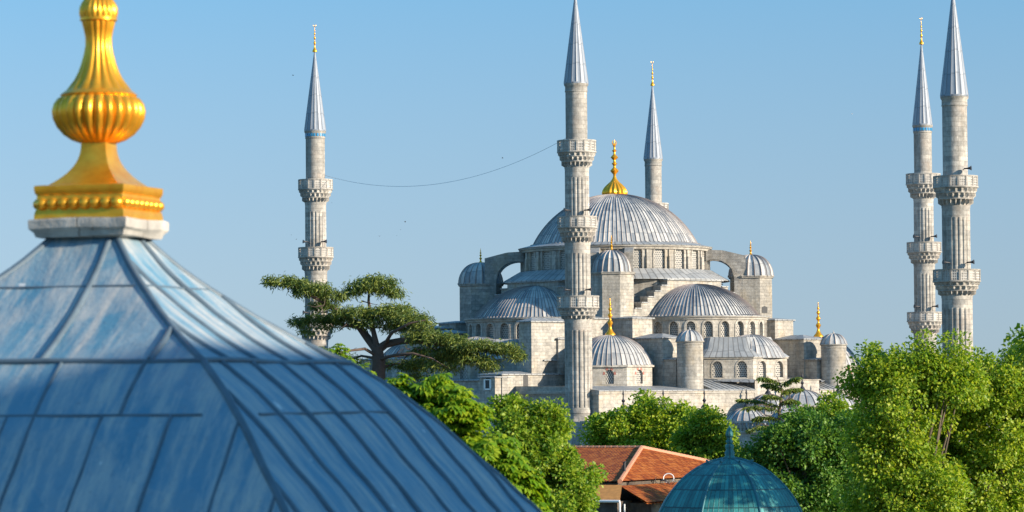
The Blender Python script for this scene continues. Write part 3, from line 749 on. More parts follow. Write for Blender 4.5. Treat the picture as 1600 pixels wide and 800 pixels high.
# ------------------------------------------------------------------ minarets
def minaret(px, Y, rows, label, widths, cone_tip, finial_top, blue=False, flute=16, base=None):
    """rows: cone base, then (parapet top, floor, corbel foot) for each balcony, last = foot; widths in px: cone, upper, then one per stage"""
    pos = at(px, 400, Y); x, y = pos.x, pos.y; sc = Y/FPX
    zz = lambda p: zat(x, y, p)
    root = tag(empty('minaret', (x, y, 0)), label, 'minaret', 'fluted stone minarets of the mosque')
    zcone = zz(rows[0]); R0 = widths[0]*sc/2
    # cone
    g = G(); zt = zz(cone_tip); n = 16; rw, uv = [], []
    for i in range(9):
        f = i/8; r = (R0+.1)*(1-f)+.06*f; r += .0; row = []
        for k in range(n*4):
            t = 2*pi*k/(n*4); rr = r*(1+ (.05 if k % 4 == 0 else 0)); row.append((rr*cos(t), rr*sin(t), zcone+(zt-zcone)*f))
        rw.append(row); uv.append([(k/4, (zt-zcone)*f) for k in range(n*4+1)])
    g.grid(rw, uv, True); rev(g, [(R0*.7, zcone-.1), (R0+.16, zcone-.1), (R0+.16, zcone+.08), (R0+.08, zcone+.1)], 32)
    cone = g.build('cone_roof', M['lead_cone'], root, 30)
    g = G(); H = zz(finial_top)-zt+.3; rev(g, [(r*H*.62, zt-.3+z*H) for r, z in ALEM], 12)
    crescent(g, (0, 0), zt-.3+H*.98, H*.045); g.build('finial', M['gold'], cone, 50)
    stages = rows[1]; ztop = zcone
    def fl(n_):
        def f(t, i, r):
            q = abs(((t*n_/(2*pi)) % 1)-.5)*2          # 0 groove centre .. 1 arris
            return r*(.925+.075*min(1, max(0, (q-.2)/.35)))
        return f
    for k in range(len(stages)+1):
        Rk = widths[k+1]*sc/2
        zb_ = zz(stages[k][1]) if k < len(stages) else (zz(rows[2]) if rows[2] else 0)
        g = G(); 
        if k == 0:
            rev(g, [(Rk, zb_), (Rk, ztop-1.2)], 16*2)
            rev(g, [(Rk, ztop-1.2), (Rk+.08, ztop-1.1), (Rk+.04, ztop-.9), (Rk+.04, ztop-.45), (Rk+.16, ztop-.3), (Rk+.18, ztop-.1)], 32)
            sh = g.build('shaft', M['stone_minaret'], root, 40)
            if blue:
                gb = G()
                for j in range(20):
                    t0_ = 2*pi*j/20; c0 = ((Rk+.06)*cos(t0_), (Rk+.06)*sin(t0_)); gb.obox(c0, (cos(t0_), sin(t0_)), (-sin(t0_), cos(t0_)), .03, .14, ztop-.88, ztop-.47)
                gb.build('tile_band', M['tile_blue'], root, None)
        else:
            zc_ = zz(stages[k-1][2])
            rev(g, [(Rk*1.0, zc_+.3), (Rk*1.03, zc_-.1), (Rk*1.0, zc_-.3), (Rk, zc_-.9)], 32)
            rev(g, [(Rk, zc_-.9), (Rk, zc_-1.3)], 120)
            rev(g, [(Rk, zc_-1.3), (Rk, zc_-1.6), (Rk*1.0, zb_+.9)], 18*8, rmod=lambda t, i, r: fl(18)(t, i, r) if i > 0 else r)
            rev(g, [(Rk*1.0, zb_+.9), (Rk*1.02, zb_+.7), (Rk*1.02, zb_)], 32)
            g.build('shaft', M['stone_minaret'], root, 30)
        if k < len(stages):
            pt, fo, cf = stages[k][:3]; RB = stages[k][3]*sc/2; Rn = widths[k+2]*sc/2
            zp, zf, zc_ = zz(pt), zz(fo), zz(cf)
            g = G(); tiers = 3; npk = 22; tf = (0, .42, .74, 1.0)
            for ti in range(tiers):
                f0, f1 = tf[ti], tf[ti+1]
                r0_, r1_ = Rn+(RB-Rn-.05)*f0**.8, Rn+(RB-Rn-.05)*f1**.8
                z0_, z1_ = zc_+(zf-zc_)*f0, zc_+(zf-zc_)*f1
                ph = (ti % 2)*.5
                def md(t, i, r, r0_=r0_, r1_=r1_, ph=ph):
                    q = abs(((t*npk/(2*pi)+ph) % 1)-.5)*2   # 0 niche .. 1 bracket
                    if i == 0: return r0_-.02
                    if i == 3: return r1_
                    dep = (r1_-r0_+.12)*(1-q**1.5)
                    return r1_-dep*(1.0 if i == 1 else .55)
                rev(g, [(r0_, z0_), (r1_, z0_+(z1_-z0_)*.35), (r1_, z0_+(z1_-z0_)*.72), (r1_, z0_+(z1_-z0_)*.86), ], npk*6, rmod=md)
                rev(g, [(r1_, z0_+(z1_-z0_)*.86), (r1_, z1_), (Rn*.9, z1_)], 40)
            rev(g, [(RB*.9, zf), (RB+.08, zf), (RB+.08, zf+.16), (Rn*.8, zf+.2)], 48)
            bal = g.build('balcony', M['stone_minaret'], root, 30)
            g = G(); np_ = 16; hgt = zp-zf
            for inner in (0, 1):
                Rr = RB-.12*inner; rowsP = []
                P = [(Rr*cos(2*pi*j/np_), Rr*sin(2*pi*j/np_)) for j in range(np_)]
                for j in range(np_):
                    a, b = P[j], P[(j+1) % np_]; L = hypot(a[0]-b[0], a[1]-b[1]); n1 = max(1, round(L/.2))*.2; o_ = .0
                    q4 = [(*a, zf+.15), (*b, zf+.15), (*b, zp), (*a, zp)]; u4 = ((0, 0), (n1, 0), (n1, 4.0), (0, 4.0))
                    g.poly(q4, u4) if not inner else g.poly(q4[::-1], u4[::-1])
            g.build('parapet', M['pierced'], bal, None)
            g = G(); rev(g, [(RB-.17, zp), (RB-.17, zp+.13), (RB+.07, zp+.13), (RB+.07, zp), (RB-.17, zp)], 16, t0=0)
            for j in range(np_):
                a = (cos(2*pi*j/np_), sin(2*pi*j/np_)); g.obox((a[0]*(RB-.05), a[1]*(RB-.05)), a, (-a[1], a[0]), .1, .1, zf+.1, zp+.125)
            g.build('rail', M['stone_minaret'], bal, 30)
            # loudspeaker horns on the rail
            for dx_, sd in ((-.55, -1), (.5, 1)) if k else ((.45, 1),):
                if k == 0 and len(stages) == 3: continue
                g = G(); t = -pi/2+dx_; bx, by = (Rn+.35)*cos(t), (Rn+.35)*sin(t); z0_ = zp+.85; d = (cos(t), sin(t))
                g.tube([(bx-d[0]*.4, by-d[1]*.4, z0_-.1), (bx, by, z0_)], .05, 6)
                g.tube([(bx+sd*x_*.9, by-x_*.35, z0_+.05*x_) for x_ in (-.1, .2, .45, .65, .75)], [.08, .08, .12, .2, .28], 12)
                g.build('loudspeaker', M['black_metal'], root, 40)
            ztop = zf
    if base:
        g = G(); Rk = widths[-1]*sc/2; z1_, z2_ = zz(base[0]), zz(base[1]); Rb = base[2]*sc/2
        rev(g, [(Rk*1.0, z1_+1.0), (Rk*1.06, z1_+.7), (Rk*1.06, z1_+.35), (Rk*1.02, z1_+.3), (Rk*1.02, z1_)], 40)
        nn = 16; Pu = octo(Rk*1.03, n=nn, off=0); Pl = octo(Rb*1.1, n=8, off=pi/8+PHI)
        Pl2 = [Pl[(i//2) % 8] if i % 2 == 0 else tuple((Vector(Pl[i//2])+Vector(Pl[(i//2+1) % 8]))/2) for i in range(16)]
        # nearest start
        j0 = min(range(16), key=lambda j: (Pl2[j][0]-Pu[0][0])**2+(Pl2[j][1]-Pu[0][1])**2); Pl2 = Pl2[j0:]+Pl2[:j0]
        for i in range(nn):
            j = (i+1) % nn; g.poly([(*Pl2[i], z2_), (*Pl2[j], z2_), (*Pu[j], z1_), (*Pu[i], z1_)])
        g.prism(Pl, 0, z2_)
        g.build('pedestal', M['stone_minaret'], root, 20)
    return root
m_near = minaret(902.5, 427, (130, [(221, 239, 262, 60), (340, 357, 380, 61), (464, 482, 500, 65)], 648), 'thick near minaret standing before the great dome, three balconies in front of it',
        [35, 34, 38, 40, 43], -12, -56, base=(650, 690, 54))
minaret(493.5, 476, (204, [(282, 297, 317, 53), (388, 403, 424, 54), (498, 512, 532, 55)], None), 'minaret at far left behind the flat-topped cedar, cable tied at its balcony',
        [31, 30, 33, 35, 37], 78, 39, blue=True)
minaret(1022, 513, (248, [(319, 333, 352, 46), (420, 434, 452, 47), (520, 534, 552, 48)], None), 'slim minaret rising behind the great dome, only its spire and top stage clear',
        [27, 26, 29, 31, 33], 131, 96)
minaret(1444, 463, (195, [(273, 289, 311, 53), (380, 395, 413, 53), (489, 503, 522, 55)], None), 'thinner farther minaret of the right pair, with gold finial in view',
        [28, 28, 31, 33, 35], 66, 28, blue=True)
minaret(1494.5, 373, (150, [(277, 294, 322, 69), (423, 441, 463, 73)], None), 'thicker nearer minaret of the right pair, two wide balconies above the trees',
        [40, 39, 44, 48], -18, -70)

# cable strung between two minarets
g = G(); P0, P1 = at(508, 274, 476), at(884, 216, 427); pts = []
for i in range(33):
    f = i/32; p = P0.lerp(P1, f); p.z -= 4*f*(1-f)*3.5; pts.append(p)
g.tube(pts, .028, 5); tag(g.build('cable', M['cable']), 'thin dark cable sagging through the sky between two minarets', 'cable')

# ------------------------------------------------------------------ lead roofed tomb in front (square plan, bell profile)
TX, TY = at(155, 400, 49).x, 49.0
TC = radians(27.3)                                      # nearest corner of the square, measured from the viewer towards the right
tomb = tag(empty('tomb', (TX, TY, 0), 0), 'blue grey lead bell roof close by, gilded onion finial on its stone cap', 'tomb')
def cdir(k): t = TC+k*pi/2; return Vector((sin(t), -cos(t), 0))      # corners 0 near, 1 right, 2 far, 3 left
sil = [(366, 70), (386, 92), (403, 112), (420, 132), (449, 173), (472, 210), (495, 247), (515, 284), (535, 322), (553, 361), (570, 400), (590, 433), (610, 466), (636, 501), (662, 535), (688, 564), (714, 592), (745, 630), (775, 661), (800, 690),
       (860, 738), (930, 780), (1000, 802), (1060, 808)]
prof = []
for py, r in sil:
    kx = (155+r-5-800)/FPX; R = (kx*TY-TX)/(cos(TC)-kx*sin(TC)); prof.append((R, zat(TX+R*cos(TC), TY+R*sin(TC), py)))
def smooth(P, n=4):
    out = []
    for i in range(len(P)-1):
        p0, p1, p2, p3 = P[max(i-1, 0)], P[i], P[i+1], P[min(i+2, len(P)-1)]
        for j in range(n):
            t = j/n
            out.append(tuple(.5*((2*b)+(-a+c)*t+(2*a-5*b+4*c-d)*t*t+(-a+3*b-3*c+d)*t**3) for a, b, c, d in zip(p0, p1, p2, p3)))
    return out+[P[-1]]
prof = smooth(prof)
def rz(z):                                              # half diagonal at height z
    for (r0_, z0_), (r1_, z1_) in zip(prof, prof[1:]):
        if z1_ <= z <= z0_: return r0_+(r1_-r0_)*(z0_-z)/(z0_-z1_+1e-9)
    return prof[-1][0]
g = G()
for k in range(4):
    a, b = cdir(k), cdir(k+1); rows, uv = [], []
    for R, z in prof:
        row, u_ = [], []
        for j in range(25):
            f = j/24; p = (a*(1-f)+b*f)*R
            w = .012*sin(5.3*f*R+z*2.1+k)+.006*sin(17*f+z*5)      # hand-beaten sheets are never quite flat
            nrm = (a+b).normalized(); p = p+nrm*w*min(1, 4*f*(1-f)*2)
            row.append((p.x, p.y, z)); u_.append(((f-.5)*R*sqrt(2)+40*k, z))
        rows.append(row); uv.append(u_)
    g.grid(rows, uv)
roof = g.build('bell_roof', M['foreroof'], tomb, 40)
z_ring = zat(TX+cdir(0).x*4.0, TY+cdir(0).y*4.0, 563); z_lap = zat(TX+cdir(0).x*5.2, TY+cdir(0).y*5.2, 648); z_top = prof[0][1]; z_neck = zat(TX+cdir(0).x*1.5, TY+cdir(0).y*1.5, 447)
def roll(pts, r=.05, name='lead_roll'):
    g = G(); g.tube(pts, r, 8); return g.build(name, M['foreseam'], roof, 60)
def onface(k, s, z, lift=.0):
    a, b = cdir(k), cdir(k+1); n = (a+b).normalized(); e = (b-a).normalized(); R = rz(z)
    return n*(R/sqrt(2)+lift)+e*s+Vector((0, 0, z))
zlev = lambda z0_, z1_, n=26: [z0_+(z1_-z0_)*i/n for i in range(n+1)]
for k in range(4): roll([cdir(k)*(rz(z)-.025)+Vector((0, 0, z)) for z in zlev(z_top, prof[-1][1], 50)], .055, 'hip_roll')
for k in range(4):
    a, b = cdir(k), cdir(k+1)
    roll([a*(rz(z_ring)*(1-f)+.02)+b*rz(z_ring)*f+Vector((0, 0, z_ring+.015*sin(9*f+k))) for f in [i/16 for i in range(17)]], .042, 'lap_roll')
    if k in (3, 0):
        f0, f1 = (.05, .93) if k == 3 else (.1, .8)
        roll([a*(rz(z_lap)*(1-f))+b*rz(z_lap)*f+Vector((0, 0, z_lap)) for f in [f0+(f1-f0)*i/16 for i in range(17)]], .022, 'lap_roll')
        roll([a*(rz(z_neck)*(1-f))+b*rz(z_neck)*f+Vector((0, 0, z_neck)) for f in [.03+.92*i/10 for i in range(11)]], .02, 'lap_roll')
def half(z): return rz(z)/sqrt(2)
def seams(k, ss, ztop_, zbot, r=.045):
    for s in ss:
        zz_ = ztop_
        while zz_ > zbot and half(zz_) < abs(s)+.02: zz_ -= .02
        if zz_-zbot < .15: continue
        roll([onface(k, s, z) for z in zlev(zz_, zbot, 24)], r)
zb = prof[-1][1]
# left face (k = 3) and right face (k = 0); the two far faces get a plain set
UPL = [-2.6, -1.1, .42, 2.05]; UPR = [-1.9, -.85, .25, 1.35, 2.3]
LOL = [-4.3, -3.0, -1.85, -1.5, -.55, .35, .75, 1.75, 2.75, 3.75, 4.6]; LOR = [-4.5, -3.35, -2.3, -1.2, -.1, 1.05, 2.1, 3.2, 4.3]
seams(3, UPL, z_top-.1, z_ring, .052); seams(0, UPR, z_top-.1, z_ring, .05)
seams(3, [-1.5, .75, -3.0, 2.0], z_ring, z_lap, .03); seams(3, LOL, z_lap, zb, .024); seams(0, LOR, z_ring-.03, zb, .05)
for k in (1, 2): seams(k, [-3.6, -2.4, -1.2, 0, 1.2, 2.4, 3.6], z_top, zb)
# wall under the roof
g = G(); Rw = prof[-1][0]
g.prism([(cdir(k)*(Rw+.35)).to_tuple()[:2] for k in range(4)], zb-.5, zb); g.prism([(cdir(k)*(Rw-.15)).to_tuple()[:2] for k in range(4)], 0, zb-.5)
g.build('tomb_wall', M['stone_light'], tomb, 20)
# stone cap
g = G(); zs0 = zat(TX+cdir(0).x, TY+cdir(0).y, 366); zs1 = zat(TX+cdir(0).x, TY+cdir(0).y, 339); Rs_ = 1.085
def sq(R): return [(cdir(k)*R).to_tuple()[:2] for k in range(4)]
rows = []
for R, z in ((Rs_*.80, zs0-.02), (Rs_*.90, zs0-.01), (Rs_*.93, zs0+.06), (Rs_*.985, zs0+.10), (Rs_*1.0, zs0+.11), (Rs_*1.01, zs1-.03), (Rs_*.995, zs1), (.3, zs1+.01)):
    row = []
    for k in range(4):
        a, b = cdir(k)*R, cdir(k+1)*R
        for j in range(8):
            f = j/8; p = a*(1-f)+b*f; row.append((p.x, p.y, z+.012*sin(5*f+3*k+R*20)))
    rows.append(row)
g.grid(rows, None, True); g.build('stone_cap', M['slab'], tomb, 25)
# gilded finial
fin = empty('gilded_finial', (0, 0, 0)); fin.parent = tomb
def zf(py): return zat(TX, TY-.3, py)
g = G(); Rb = 1.0
rows = []
for R, z in ((Rb*1.0, zs1-.01), (Rb*1.0, zf(337)), (Rb*.985, zf(331)), (Rb*.965, zf(328)), (Rb*.955, zf(306)), (Rb*.985, zf(303)), (Rb*1.0, zf(297)), (Rb*1.0, zf(291)), (Rb*.9, zf(289.5)), (.2, zf(288))): rows.append([(*p, z) for p in sq(R)])
g.grid(rows, None, True); base = g.build('finial_base', M['gold'], fin, 30)
g = G()                                                 # row of beads on the base
for k in range(4):
    a, b = cdir(k)*Rb*.955, cdir(k+1)*Rb*.955; n = (a+b).normalized()
    for j in range(8):
        p = a.lerp(b, (j+.5)/8)+n*.0; zc_ = zf(318); rows = []
        for i in range(6):
            ph = -pi/2+pi*i/5
            rows.append([(p.x+.1*cos(ph)*cos(t), p.y+.1*cos(ph)*sin(t), zc_+.1*sin(ph)-.012*(1+sin(ph))) for t in [2*pi*m_/10 for m_ in range(10)]])
        g.grid(rows, None, True)
tag(g.build('bead_row', M['gold'], base, 60))
g = G(); rows = []                                      # concave square foot
for i in range(15):
    f = i/14; hw = (27+ (74-27)*((1-f)**2.5)); R = hw*49/FPX/.94; z = zf(289+(220-289)*f)
    row = []
    rnd_ = .28*f
    for k in range(4):
        a, b = cdir(k)*R*1.06, cdir(k+1)*R*1.06
        for j in range(6):
            q = j/6; p = a*(1-q)+b*q; L = p.length; tgt = R*.92; p = p*((1-rnd_)+rnd_*tgt/L); row.append((p.x, p.y, z))
    rows.append(row)
g.grid(rows, None, True); g.build('finial_foot', M['gold'], fin, 35)
g = G(); kk = 49/FPX
def lob(n_, amp, lo, hi): return lambda t, i, r: r*(1+(amp*(abs(cos(n_*t/2))-.55) if lo <= i <= hi else 0))
bp = [(27, 222), (40, 217), (53, 208), (63, 196), (69, 183), (70.5, 172), (68, 161), (62, 152), (57, 148)]
rev(g, [(r*kk, zf(p)) for r, p in bp], 26*8, rmod=lob(26, .10, 1, 7))
g.build('finial_bulb', M['gold'], fin, 60)
g = G(); rev(g, [(r*kk, zf(p)) for r, p in ((58, 149), (60, 146), (57, 143), (53, 140))], 60)
bp = [(53, 141), (45, 133), (37, 122), (31, 110), (26.5, 97), (22.5, 82), (20, 68), (20, 55), (22, 44), (24.5, 34), (25, 29)]
rev(g, [(r*kk, zf(p)) for r, p in bp], 16*8, rmod=lob(16, .11, 1, 10))
g.build('finial_neck', M['gold'], fin, 60)
g = G(); rev(g, [(r*kk, zf(p)) for r, p in ((25, 31), (29, 29), (29, 25))], 40)
rev(g, [(r*kk, zf(p)) for r, p in ((28, 26), (29.5, 18), (29, 9), (25, 0), (18, -9), (11, -16), (8, -30), (10, -45), (6, -60), (1, -95))], 22*8, rmod=lob(22, .09, 1, 5))
g.build('finial_knob', M['gold'], fin, 60)

# gabled block added outside the picture, sized so its ridge shades the tomb's lower roof
e_s = Vector((sdir.x, sdir.y, 0)).normalized(); e_t = Vector((-e_s.y, e_s.x, 0))
DS = 42.0; zsh = z_ring-.5+(DS+7)*tan(SUN_EL)
bc = Vector((TX, TY, 0))+e_s*(DS+7)
nb = tag(empty('shade_block', bc, atan2(e_s.y, e_s.x)), 'unseen gabled block added to shade the lower part of the lead bell roof', 'shade block')
g = G(); g.box(-7, 7, -20, 16, 0, zsh-2.5); g.build('wall', M['stone'], nb, 20)
g = G(); 
for s_ in (-1, 1): g.poly([(s_*7.4, -20.3, zsh-2.6), (s_*7.4, 16.3, zsh-2.6), (-7*.98 if 0 else s_*0, 16.3, zsh+.0), (0, -20.3, zsh)])
for y_ in (-20.2, 16.2): g.poly([(-7.3, y_, zsh-2.6), (7.3, y_, zsh-2.6), (0, y_, zsh)])
g.build('gable_roof', M['lead_flat'], nb, 20)

# ------------------------------------------------------------------ green copper dome
KX = at(1140, 700, 160).x; KY = 160.0; kk = KY/FPX
kiosk = tag(empty('kiosk', (KX, KY, 0), 0), 'ribbed green copper dome with a pointed finial in front of the red roofs', 'kiosk')
def zk(p): return zat(KX, KY, p)
kp = [(10, 716), (34, 722), (56, 733), (74, 746), (88, 760), (101, 777), (111, 795), (118, 815), (122, 838), (123, 860), (124, 880)]
kp = smooth([(r*kk*1.04, zk(p)) for r, p in kp], 3)
T8 = radians(-90+22.5-3)
def kr(t):                                              # eight gently curved panels
    q = ((t-T8) % (pi/4))-pi/8; return cos(pi/8)/cos(q)*.6+.4
g = G(); rows, uv = [], []; arc = 0
for i, (r, z) in enumerate(kp):
    if i: arc += hypot(r-kp[i-1][0], z-kp[i-1][1])
    rows.append([(r*kr(T8+2*pi*k/128)*cos(T8+2*pi*k/128), r*kr(T8+2*pi*k/128)*sin(T8+2*pi*k/128), z) for k in range(128)]); uv.append([(k/128*8*11, arc/1.0) for k in range(129)])
g.grid(rows, uv, True); kd = g.build('copper_dome', M['patina'], kiosk, 40)
for k in range(8):
    t = T8+k*pi/4; g = G(); g.tube([(r*1.0*cos(t), r*1.0*sin(t), z) for r, z in kp], .055, 8); rb = g.build('rib', M['patina_dark'], kd, 60)
    g = G()
    for j in range(3, len(kp)-2, 4):
        r, z = kp[j]; c = Vector((r*cos(t), r*sin(t), z)); g.tube([c+Vector((cos(t)*.03, sin(t)*.03, .0)), c+Vector((cos(t)*.13, sin(t)*.13, .1))], [.07, .04], 6)
        g.build('rib_boss', M['patina_dark'], rb, 60) if j == 3 else None
        break
for k in range(8):                                      # standing seams between the ribs
    pass
g = G(); rev(g, [(r*kk, zk(p)) for r, p in ((14, 720), (13, 716), (8.5, 714), (7.2, 711.5), (8, 707), (6, 703.5), (5.6, 702), (7, 699), (6.4, 695), (4.2, 693.5), (5.8, 691), (5.6, 688.5), (3.8, 687), (4.6, 684), (6.0, 680), (5.6, 676), (3.8, 671), (1.6, 667.5), (.3, 665))], 20)
g.build('finial', M['patina'], kd, 50)
g = G(); zc_ = kp[-1][1]; rev(g, [(4.4, zc_-.5), (4.4, zc_-.1), (3.9, zc_)], 8, t0=T8, t1=T8+2*pi); rev(g, [(4.0, zc_-2), (4.2, zc_-.5)], 8, t0=T8, t1=T8+2*pi); g.build('entablature', M['stone_light'], kiosk, 20)
for k in range(8):
    t = T8+k*pi/4; g = G(); rev(g, [(.34, 0), (.3, .3), (.24, .5), (.22, zc_-2.4), (.33, zc_-2)], 16, (3.7*cos(t), 3.7*sin(t))); g.build('column', M['stone_light'], kiosk, 40)
g = G(); g.prism(octo(4.6), 0, .8); g.build('plinth', M['stone_light'], kiosk, 20)

# ------------------------------------------------------------------ house with terracotta hip roof
HN, HF = Vector((6.8, 215, 0)), Vector((17.5, 236, 0)); ed = (HF-HN).normalized(); inn = Vector((-ed.y, ed.x, 0))
if inn.x > 0: inn = -inn
house = tag(empty('house', HN, 0), 'house with red terracotta hip roof and pale ridge tiles below the mosque', 'house')
zE_ = zat(HN.x, HN.y, 752); apx = (HF-HN)*.5+inn*7.2; zA_ = zat((HN+apx).x, (HN+apx).y, 699)
def Hp(e, i, z): v = ed*e+inn*i; return Vector((v.x, v.y, z))
Lh = (HF-HN).length
# find plan depth of the apex so that it falls on the same picture column as in the photograph
best = min(((abs(((HN+ed*e+inn*i).x/(HN+ed*e+inn*i).y)*FPX+800-999), e, i) for e in [Lh*.5] for i in np.linspace(2, 9, 71)))
ai = best[2]; zA_ = zat((HN+ed*Lh*.5+inn*ai).x, (HN+ed*Lh*.5+inn*ai).y, 699)
g = G(); rl = 18.0
A, B, AP = Hp(0, 0, zE_), Hp(Lh, 0, zE_), Hp(Lh*.5, ai, zA_); C_, D_, AQ = Hp(0, ai+rl, zE_), Hp(Lh, ai+rl, zE_), Hp(Lh*.5, ai+rl, zA_)
def tilt_uv(ps, e, o):
    n = (ps[1]-ps[0]).cross(ps[2]-ps[0]).normalized(); up_ = (Vector((0, 0, 1))-n*n.z).normalized(); e = e.normalized()
    return tuple(((p-o).dot(e), (p-o).dot(up_)) for p in ps)
for ps, e in (((A, B, AP), ed), ((C_, A, AP, AQ), inn), ((B, D_, AQ, AP), inn)): g.poly(ps, tilt_uv(ps, Vector(e), ps[0]))
hr = g.build('hip_roof', M['rooftile'], house, 10)
def course(p, q, name, r=.14, n=26):
    g = G()
    for i in range(n):
        a, b = p.lerp(q, i/n), p.lerp(q, (i+1.12)/n); g.tube([a, b], [r, r*.82], 7)
    g.build(name, M['ridge_tile'], hr, 50)
course(A, AP, 'hip_tiles', .17); course(B, AP, 'hip_tiles', .15, 40); course(AP, AQ, 'ridge_tiles', .13, 40)
g = G()                                                  # lower roofs round the corner
e0 = zE_-.28
P1, P2, P3, P4 = Hp(-.15, -.2, e0+.05), Hp(-.15, 4.2, e0+.05), Hp(-2.2, 5.2, e0-.85), Hp(-2.2, -1.0, e0-.85)
ps = (P4, P1, P2, P3); g.poly(ps); g.poly([p-Vector((0, 0, .12)) for p in reversed(ps)])
g.build('lean_to_roof', M['rooftile_old'], house, 10)
g = G(); Q = (Hp(-1.5, -2.6, e0-1.0), Hp(Lh+1, -2.6, e0-1.0), Hp(Lh+1, -.05, e0), Hp(-.1, -.05, e0)); g.poly(Q, tilt_uv(Q, ed, Q[0])); g.poly([p-Vector((0, 0, .12)) for p in reversed(Q)])
g.build('lower_roof', M['rooftile'], house, 10)
g = G(); g.tube([P4+Vector((0, 0, -.08)), P3+Vector((0, 0, -.08))], .09, 8); g.tube([P4+Vector((0, 0, -.1)), P4+Vector((.05, .1, -3.5))], .06, 8); g.tube([P4+Vector((.3, 0, -.25)), P4+Vector((.35, .1, -3.5))], .05, 8); g.build('gutter', M['white'], house, 50)
def hbox(e0_, e1_, i0, i1, z0, z1, name, mat, par=house):
    g = G(); g.prism([tuple(Hp(e, i, 0))[:2] for e, i in ((e0_, i0), (e1_, i0), (e1_, i1), (e0_, i1))], z0, z1); return g.build(name, M[mat], par, 20)
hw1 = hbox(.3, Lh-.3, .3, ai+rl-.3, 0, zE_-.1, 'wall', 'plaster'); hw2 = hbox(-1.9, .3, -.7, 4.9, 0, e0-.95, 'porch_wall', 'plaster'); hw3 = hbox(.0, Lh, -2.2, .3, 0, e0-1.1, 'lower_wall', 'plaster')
for e in (1.6, 5.2):
    w_ = hbox(e, e+1.5, -2.26, -2.19, e0-3.1, e0-1.6, 'window', 'dark'); hbox(e-.08, e, -2.3, -2.2, e0-3.1, e0-1.6, 'window_frame', 'white', w_); hbox(e+1.5, e+1.58, -2.3, -2.2, e0-3.1, e0-1.6, 'window_frame', 'white', w_); hbox(e-.08, e+1.58, -2.3, -2.2, e0-1.6, e0-1.52, 'window_frame', 'white', w_)
pp = Hp(2.6, .9, zE_+.2); g = G(); g.tube([pp, pp+Vector((0, 0, .95))], .09, 8); g.tube([pp+Vector((0, 0, .95)), pp+Vector((0, 0, 1.0))], .15, 8); g.build('flue_pipe', M['black_metal'], house, 50)
coil = tag(empty('cable_coil', HN+Hp(6.0, -.7, zE_-.25), 0), 'loop of white cable lying on the eaves beside the green copper dome', 'cable')
g = G(); g.tube([(.34*cos(t), .12*sin(t)*.5, .3+.3*sin(t)) for t in [radians(-40+290*i/20) for i in range(21)]], .035, 6); g.build('loop', M['white'], coil, 60)
g = G()
for i in range(9): a = random.uniform(-.9, .9); g.tube([(a, 0, -.1), (a+random.uniform(-.3, .3), -.1, .12), (a+random.uniform(-.6, .6), -.1, random.uniform(.1, .4))], .025, 5)
g.build('loose_wires', M['black_metal'], coil, 60)

# ------------------------------------------------------------------ trees
def mesh_np(name, V, F, mat, parent, cols=None):
    me = bpy.data.meshes.new(name); me.vertices.add(len(V)); me.vertices.foreach_set('co', np.asarray(V, np.float32).ravel())
    F = np.asarray(F, np.int32); k = F.shape[1]
    me.loops.add(F.size); me.loops.foreach_set('vertex_index', F.ravel()); me.polygons.add(len(F)); me.polygons.foreach_set('loop_start', np.arange(0, F.size, k, dtype=np.int32))
    me.update(calc_edges=True); me.materials.append(mat)
    o = bpy.data.objects.new(name, me); COL.objects.link(o)
    if parent: o.parent = parent
    return o
def unit(n, rng): v = rng.normal(size=(n, 3)); return v/np.linalg.norm(v, axis=1)[:, None]
def leaf_cards(P, D, Nn, L, Wd, fold=.25):
    """folded pointed leaves at P along D, facing Nn"""
    D = D/np.linalg.norm(D, axis=1)[:, None]; X = np.cross(D, Nn); X /= (np.linalg.norm(X, axis=1)[:, None]+1e-9); Nn = np.cross(X, D)
    L = L[:, None]; Wd = Wd[:, None]
    a = P; t = P+D*L+Nn*(-.18*L); m1 = P+D*L*.5; l = m1+X*Wd+Nn*fold*Wd; r = m1-X*Wd+Nn*fold*Wd
    V = np.stack([a, r, t, l], 1).reshape(-1, 3); n = len(P); i = np.arange(n)*4
    F = np.concatenate([np.stack([i, i+1, i+2], 1), np.stack([i, i+2, i+3], 1)])
    return V, F
def crown_points(rng, clumps, per, shell=.55):
    Cc = np.array([c[:3] for c in clumps]); R = np.array([c[3] for c in clumps]); idx = rng.integers(0, len(clumps), per)
    w = R**2; idx = rng.choice(len(clumps), per, p=w/w.sum())
    d = unit(per, rng); rad = rng.random(per)**shell
    fl_ = np.array([1, 1, .8]); P = Cc[idx]+d*fl_*(R[idx]*rad)[:, None]
    return P, d, idx
